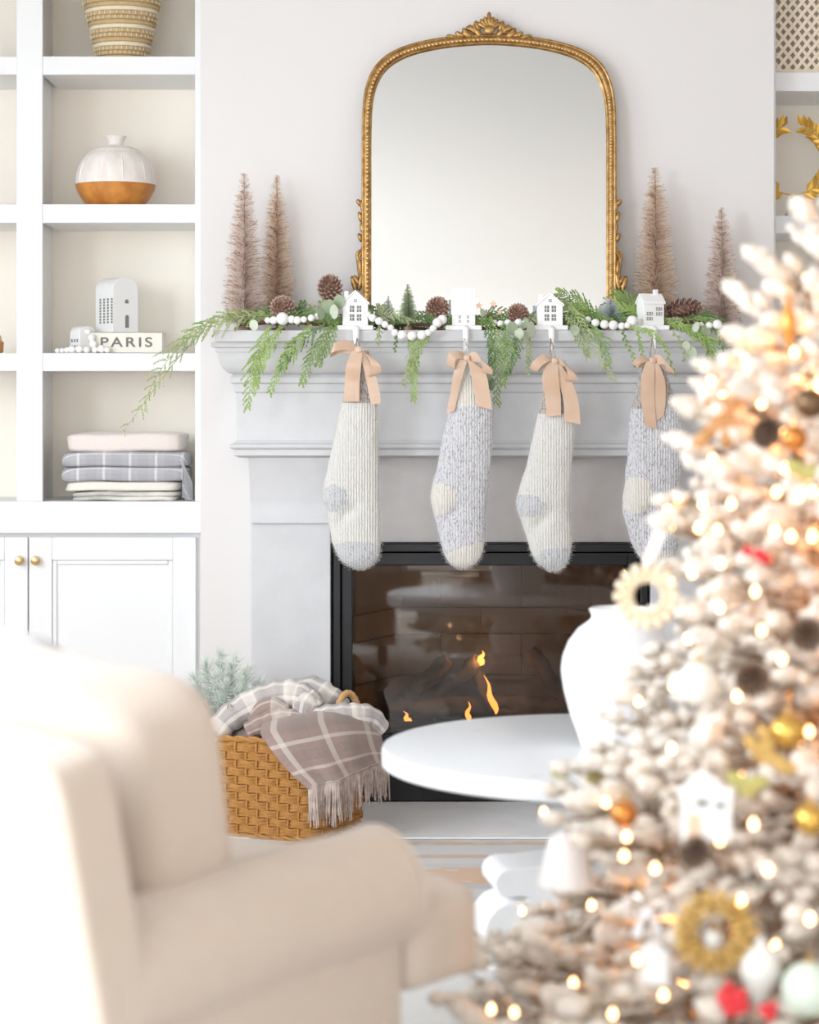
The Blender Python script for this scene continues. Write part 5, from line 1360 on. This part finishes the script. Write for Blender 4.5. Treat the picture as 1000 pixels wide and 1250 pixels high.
def orn_house(label, px, py, w, h, wins, push=.05):
    c = on_tree(px, py, push); s_ = (c.y - YC) / F; root = thing('house_ornament', label, 'ornament', c); W, H = w * s_, h * s_
    m = MB(); m.prism([(-W / 2, -H / 2), (W / 2, -H / 2), (W / 2, H * .2), (0, H / 2), (-W / 2, H * .2)], lambda u, v, q: Vector((u, q - W * .3, v)), W * .6); m.build('house_body', white_cer, root, bevel=.001)
    m = MB()
    for sg in (-1, 1): m.prism([(0, H / 2), (0, H / 2 + .005), (sg * (W / 2 + .004), H * .2 + .003), (sg * (W / 2 + .004), H * .2 - .003)], lambda u, v, q: Vector((u, q - W * .33, v)), W * .66)
    m.build('roof', white_cer, root)
    for (x, z, ww, wh, mt) in wins:
        m = MB(); m.bb((x - ww / 2) * s_, (x + ww / 2) * s_, -W * .3 - .001, -W * .3 + .002, (z - wh / 2) * s_, (z + wh / 2) * s_); m.build('window' if mt is dark_win else 'door', mt, root)
    m = MB(); m.tube([(0, 0, H / 2), (0, 0, H / 2 + .03)], .0009, 4); m.build('hanging_thread', brass_m, root)
orn_house('white house ornament with two dark windows and peach door', 862, 985, 58, 78, [(-7, 8, 15, 9, dark_win), (15, 5, 12, 8, dark_win), (-17, -20, 16, 30, M('peach_door', (.78, .55, .38), .6))])
orn_house('narrow white tag-like house ornament below the white bow', 800, 1176, 30, 48, [], .12)
bellm = M('frosted_bell', (.72, .69, .67), .35)
c = on_tree(692, 1048, .04); s_ = (c.y - YC) / F; root = thing('bell_ornament', 'frosted white bell ornament at the left tree edge', 'ornament', c)
m = MB(); m.lathe([(36 * s_, -34 * s_), (35 * s_, -30 * s_), (30 * s_, -12 * s_), (26 * s_, 6 * s_), (20 * s_, 22 * s_), (9 * s_, 32 * s_), (2 * s_, 34 * s_)], n=28, closed=False); m.build('bell', bellm, root, solid=.002, ang=180)
m = MB(); m.soft((0, 0, -34 * s_), (.006, .006, .006), 2, 4); m.build('clapper', brass_m, root)
red = M('red_berry', (.62, .02, .03), .3)
def berries(label, px, py, offs, push=.06):
    c = on_tree(px, py, push + (.08 if py > 1080 else 0)); s_ = (c.y - YC) / F; root = thing('berry_cluster', label, 'berries', c)
    for (x, z, r) in offs:
        m = MB(); m.soft((x * s_, random.uniform(-.01, .0), z * s_), (r * s_,) * 3, 2, 5); m.build('berry', red, root, ang=180)
    m = MB(); m.tube([(0, .004, 0), (.01, .02, .03)], .0015, 5); m.build('stalk', bark_m, root)
berries('cluster of bright red berries under the golden wreath', 893, 1222, [(-7, 4, 12), (9, 6, 12), (0, -8, 12), (14, -6, 9), (-4, 20, 6)])
berries('small red berries below the pearl drop ornament', 938, 1234, [(-5, 2, 8), (6, 5, 7), (2, -6, 7)])
berries('dark red berries in the middle of the tree', 922, 678, [(-10, 6, 7), (4, 2, 8), (12, -4, 8)])
tree_cone = [M('tree_cone', (.09, .05, .03), .8), M('tree_cone_tip', (.30, .21, .15), .8)]
for (lb, px, py, r) in (('grey-brown pine cone between the pearl ball and a bright bulb', 918, 830, 24), ('dark pine cone below the white house ornament', 848, 1042, 22), ('dark pine cone at the right of the upper tree, below the amber drop', 935, 530, 20), ('pine cone at the right edge in the middle of the tree', 985, 775, 24)):
    c = on_tree(px, py, .04); s_ = 1; rr = r * (c.y - YC) / F
    o = pine_cone(lb, px, py, r, c.y, radians(50 + px % 30), .3, tree_cone); o.location = c
olive = M('olive_leaf', (.42, .38, .12), .6)
def leaf_pick(label, px, py, leaves, mat, push=.05):
    c = on_tree(px, py, push); s_ = (c.y - YC) / F; root = thing('leaf_pick', label, 'leaf sprig', c)
    for (x, z, lx, lz, an) in leaves:
        m = MB(); rot = Matrix.Rotation(an, 3, 'Y'); m.soft((x * s_, 0, z * s_), (lx * s_, .0025, lz * s_), 2.2, 5, rot); m.build('leaf', mat, root, ang=180)
        m2 = MB(); m2.tube([(x * s_, .002, z * s_), (0.02, .02, -.03)], .001, 4); m2.build('stalk', bark_m, root)
leaf_pick('two olive round leaves sticking out at the left tree edge', 705, 946, [(-21, 3, 12, 8, .1), (22, -2, 13, 8, -.3)], olive)
leaf_pick('golden glitter leaf spray on the upper left of the tree', 880, 515, [(-18, -16, 20, 9, -.8), (0, 5, 22, 9, -1.0), (16, 22, 20, 8, -.6), (10, -14, 18, 9, -1.3), (-6, 24, 16, 7, -.2)], M('caramel_leaf', (.56, .30, .12), .5, col2=(.40, .18, .05), vscale=60))
leaf_pick('golden leaf spray between the house ornament and gold ball', 935, 925, [(-12, 10, 24, 8, .9), (6, 2, 24, 8, .7), (0, 24, 18, 8, 1.2), (22, -10, 18, 8, .4)], goldw)
leaf_pick('olive green leaf spray above the house ornament', 912, 958, [(-12, 6, 16, 9, .4), (10, 2, 18, 9, -.2), (0, -8, 14, 7, .1)], olive)
leaf_pick('olive leaf spray near the right edge under the bronze ball', 980, 575, [(-8, 4, 14, 9, .4), (10, -2, 15, 9, -.4)], olive)

# ------------------------------------------------------------------ groups of repeated things
GROUPS = {'built_in_bookcase': 'built-in bookcases beside the chimney wall', 'bottle_brush_tree': 'bottle brush trees on the mantel', 'stocking_holder': 'white house stocking holders on the mantel',
          'stocking': 'knitted stockings hanging from the mantel', 'pine_cone': 'brown pine cones', 'bead_garland': 'white wooden bead strings', 'folded_blanket': 'folded blankets in the bottom niche',
          'ceramic_house': 'white ceramic houses on the shelf', 'ball_ornament': 'ball ornaments on the tree', 'drop_ornament': 'drop ornaments on the tree', 'wreath_ornament': 'wreath ornaments on the tree',
          'house_ornament': 'white house ornaments on the tree', 'berry_cluster': 'red berry clusters on the tree', 'leaf_pick': 'leaf sprays on the tree'}
for o in sc.objects:
    if o.parent is None and 'label' in o and o.name.split('.')[0] in GROUPS: o['group'] = GROUPS[o.name.split('.')[0]]
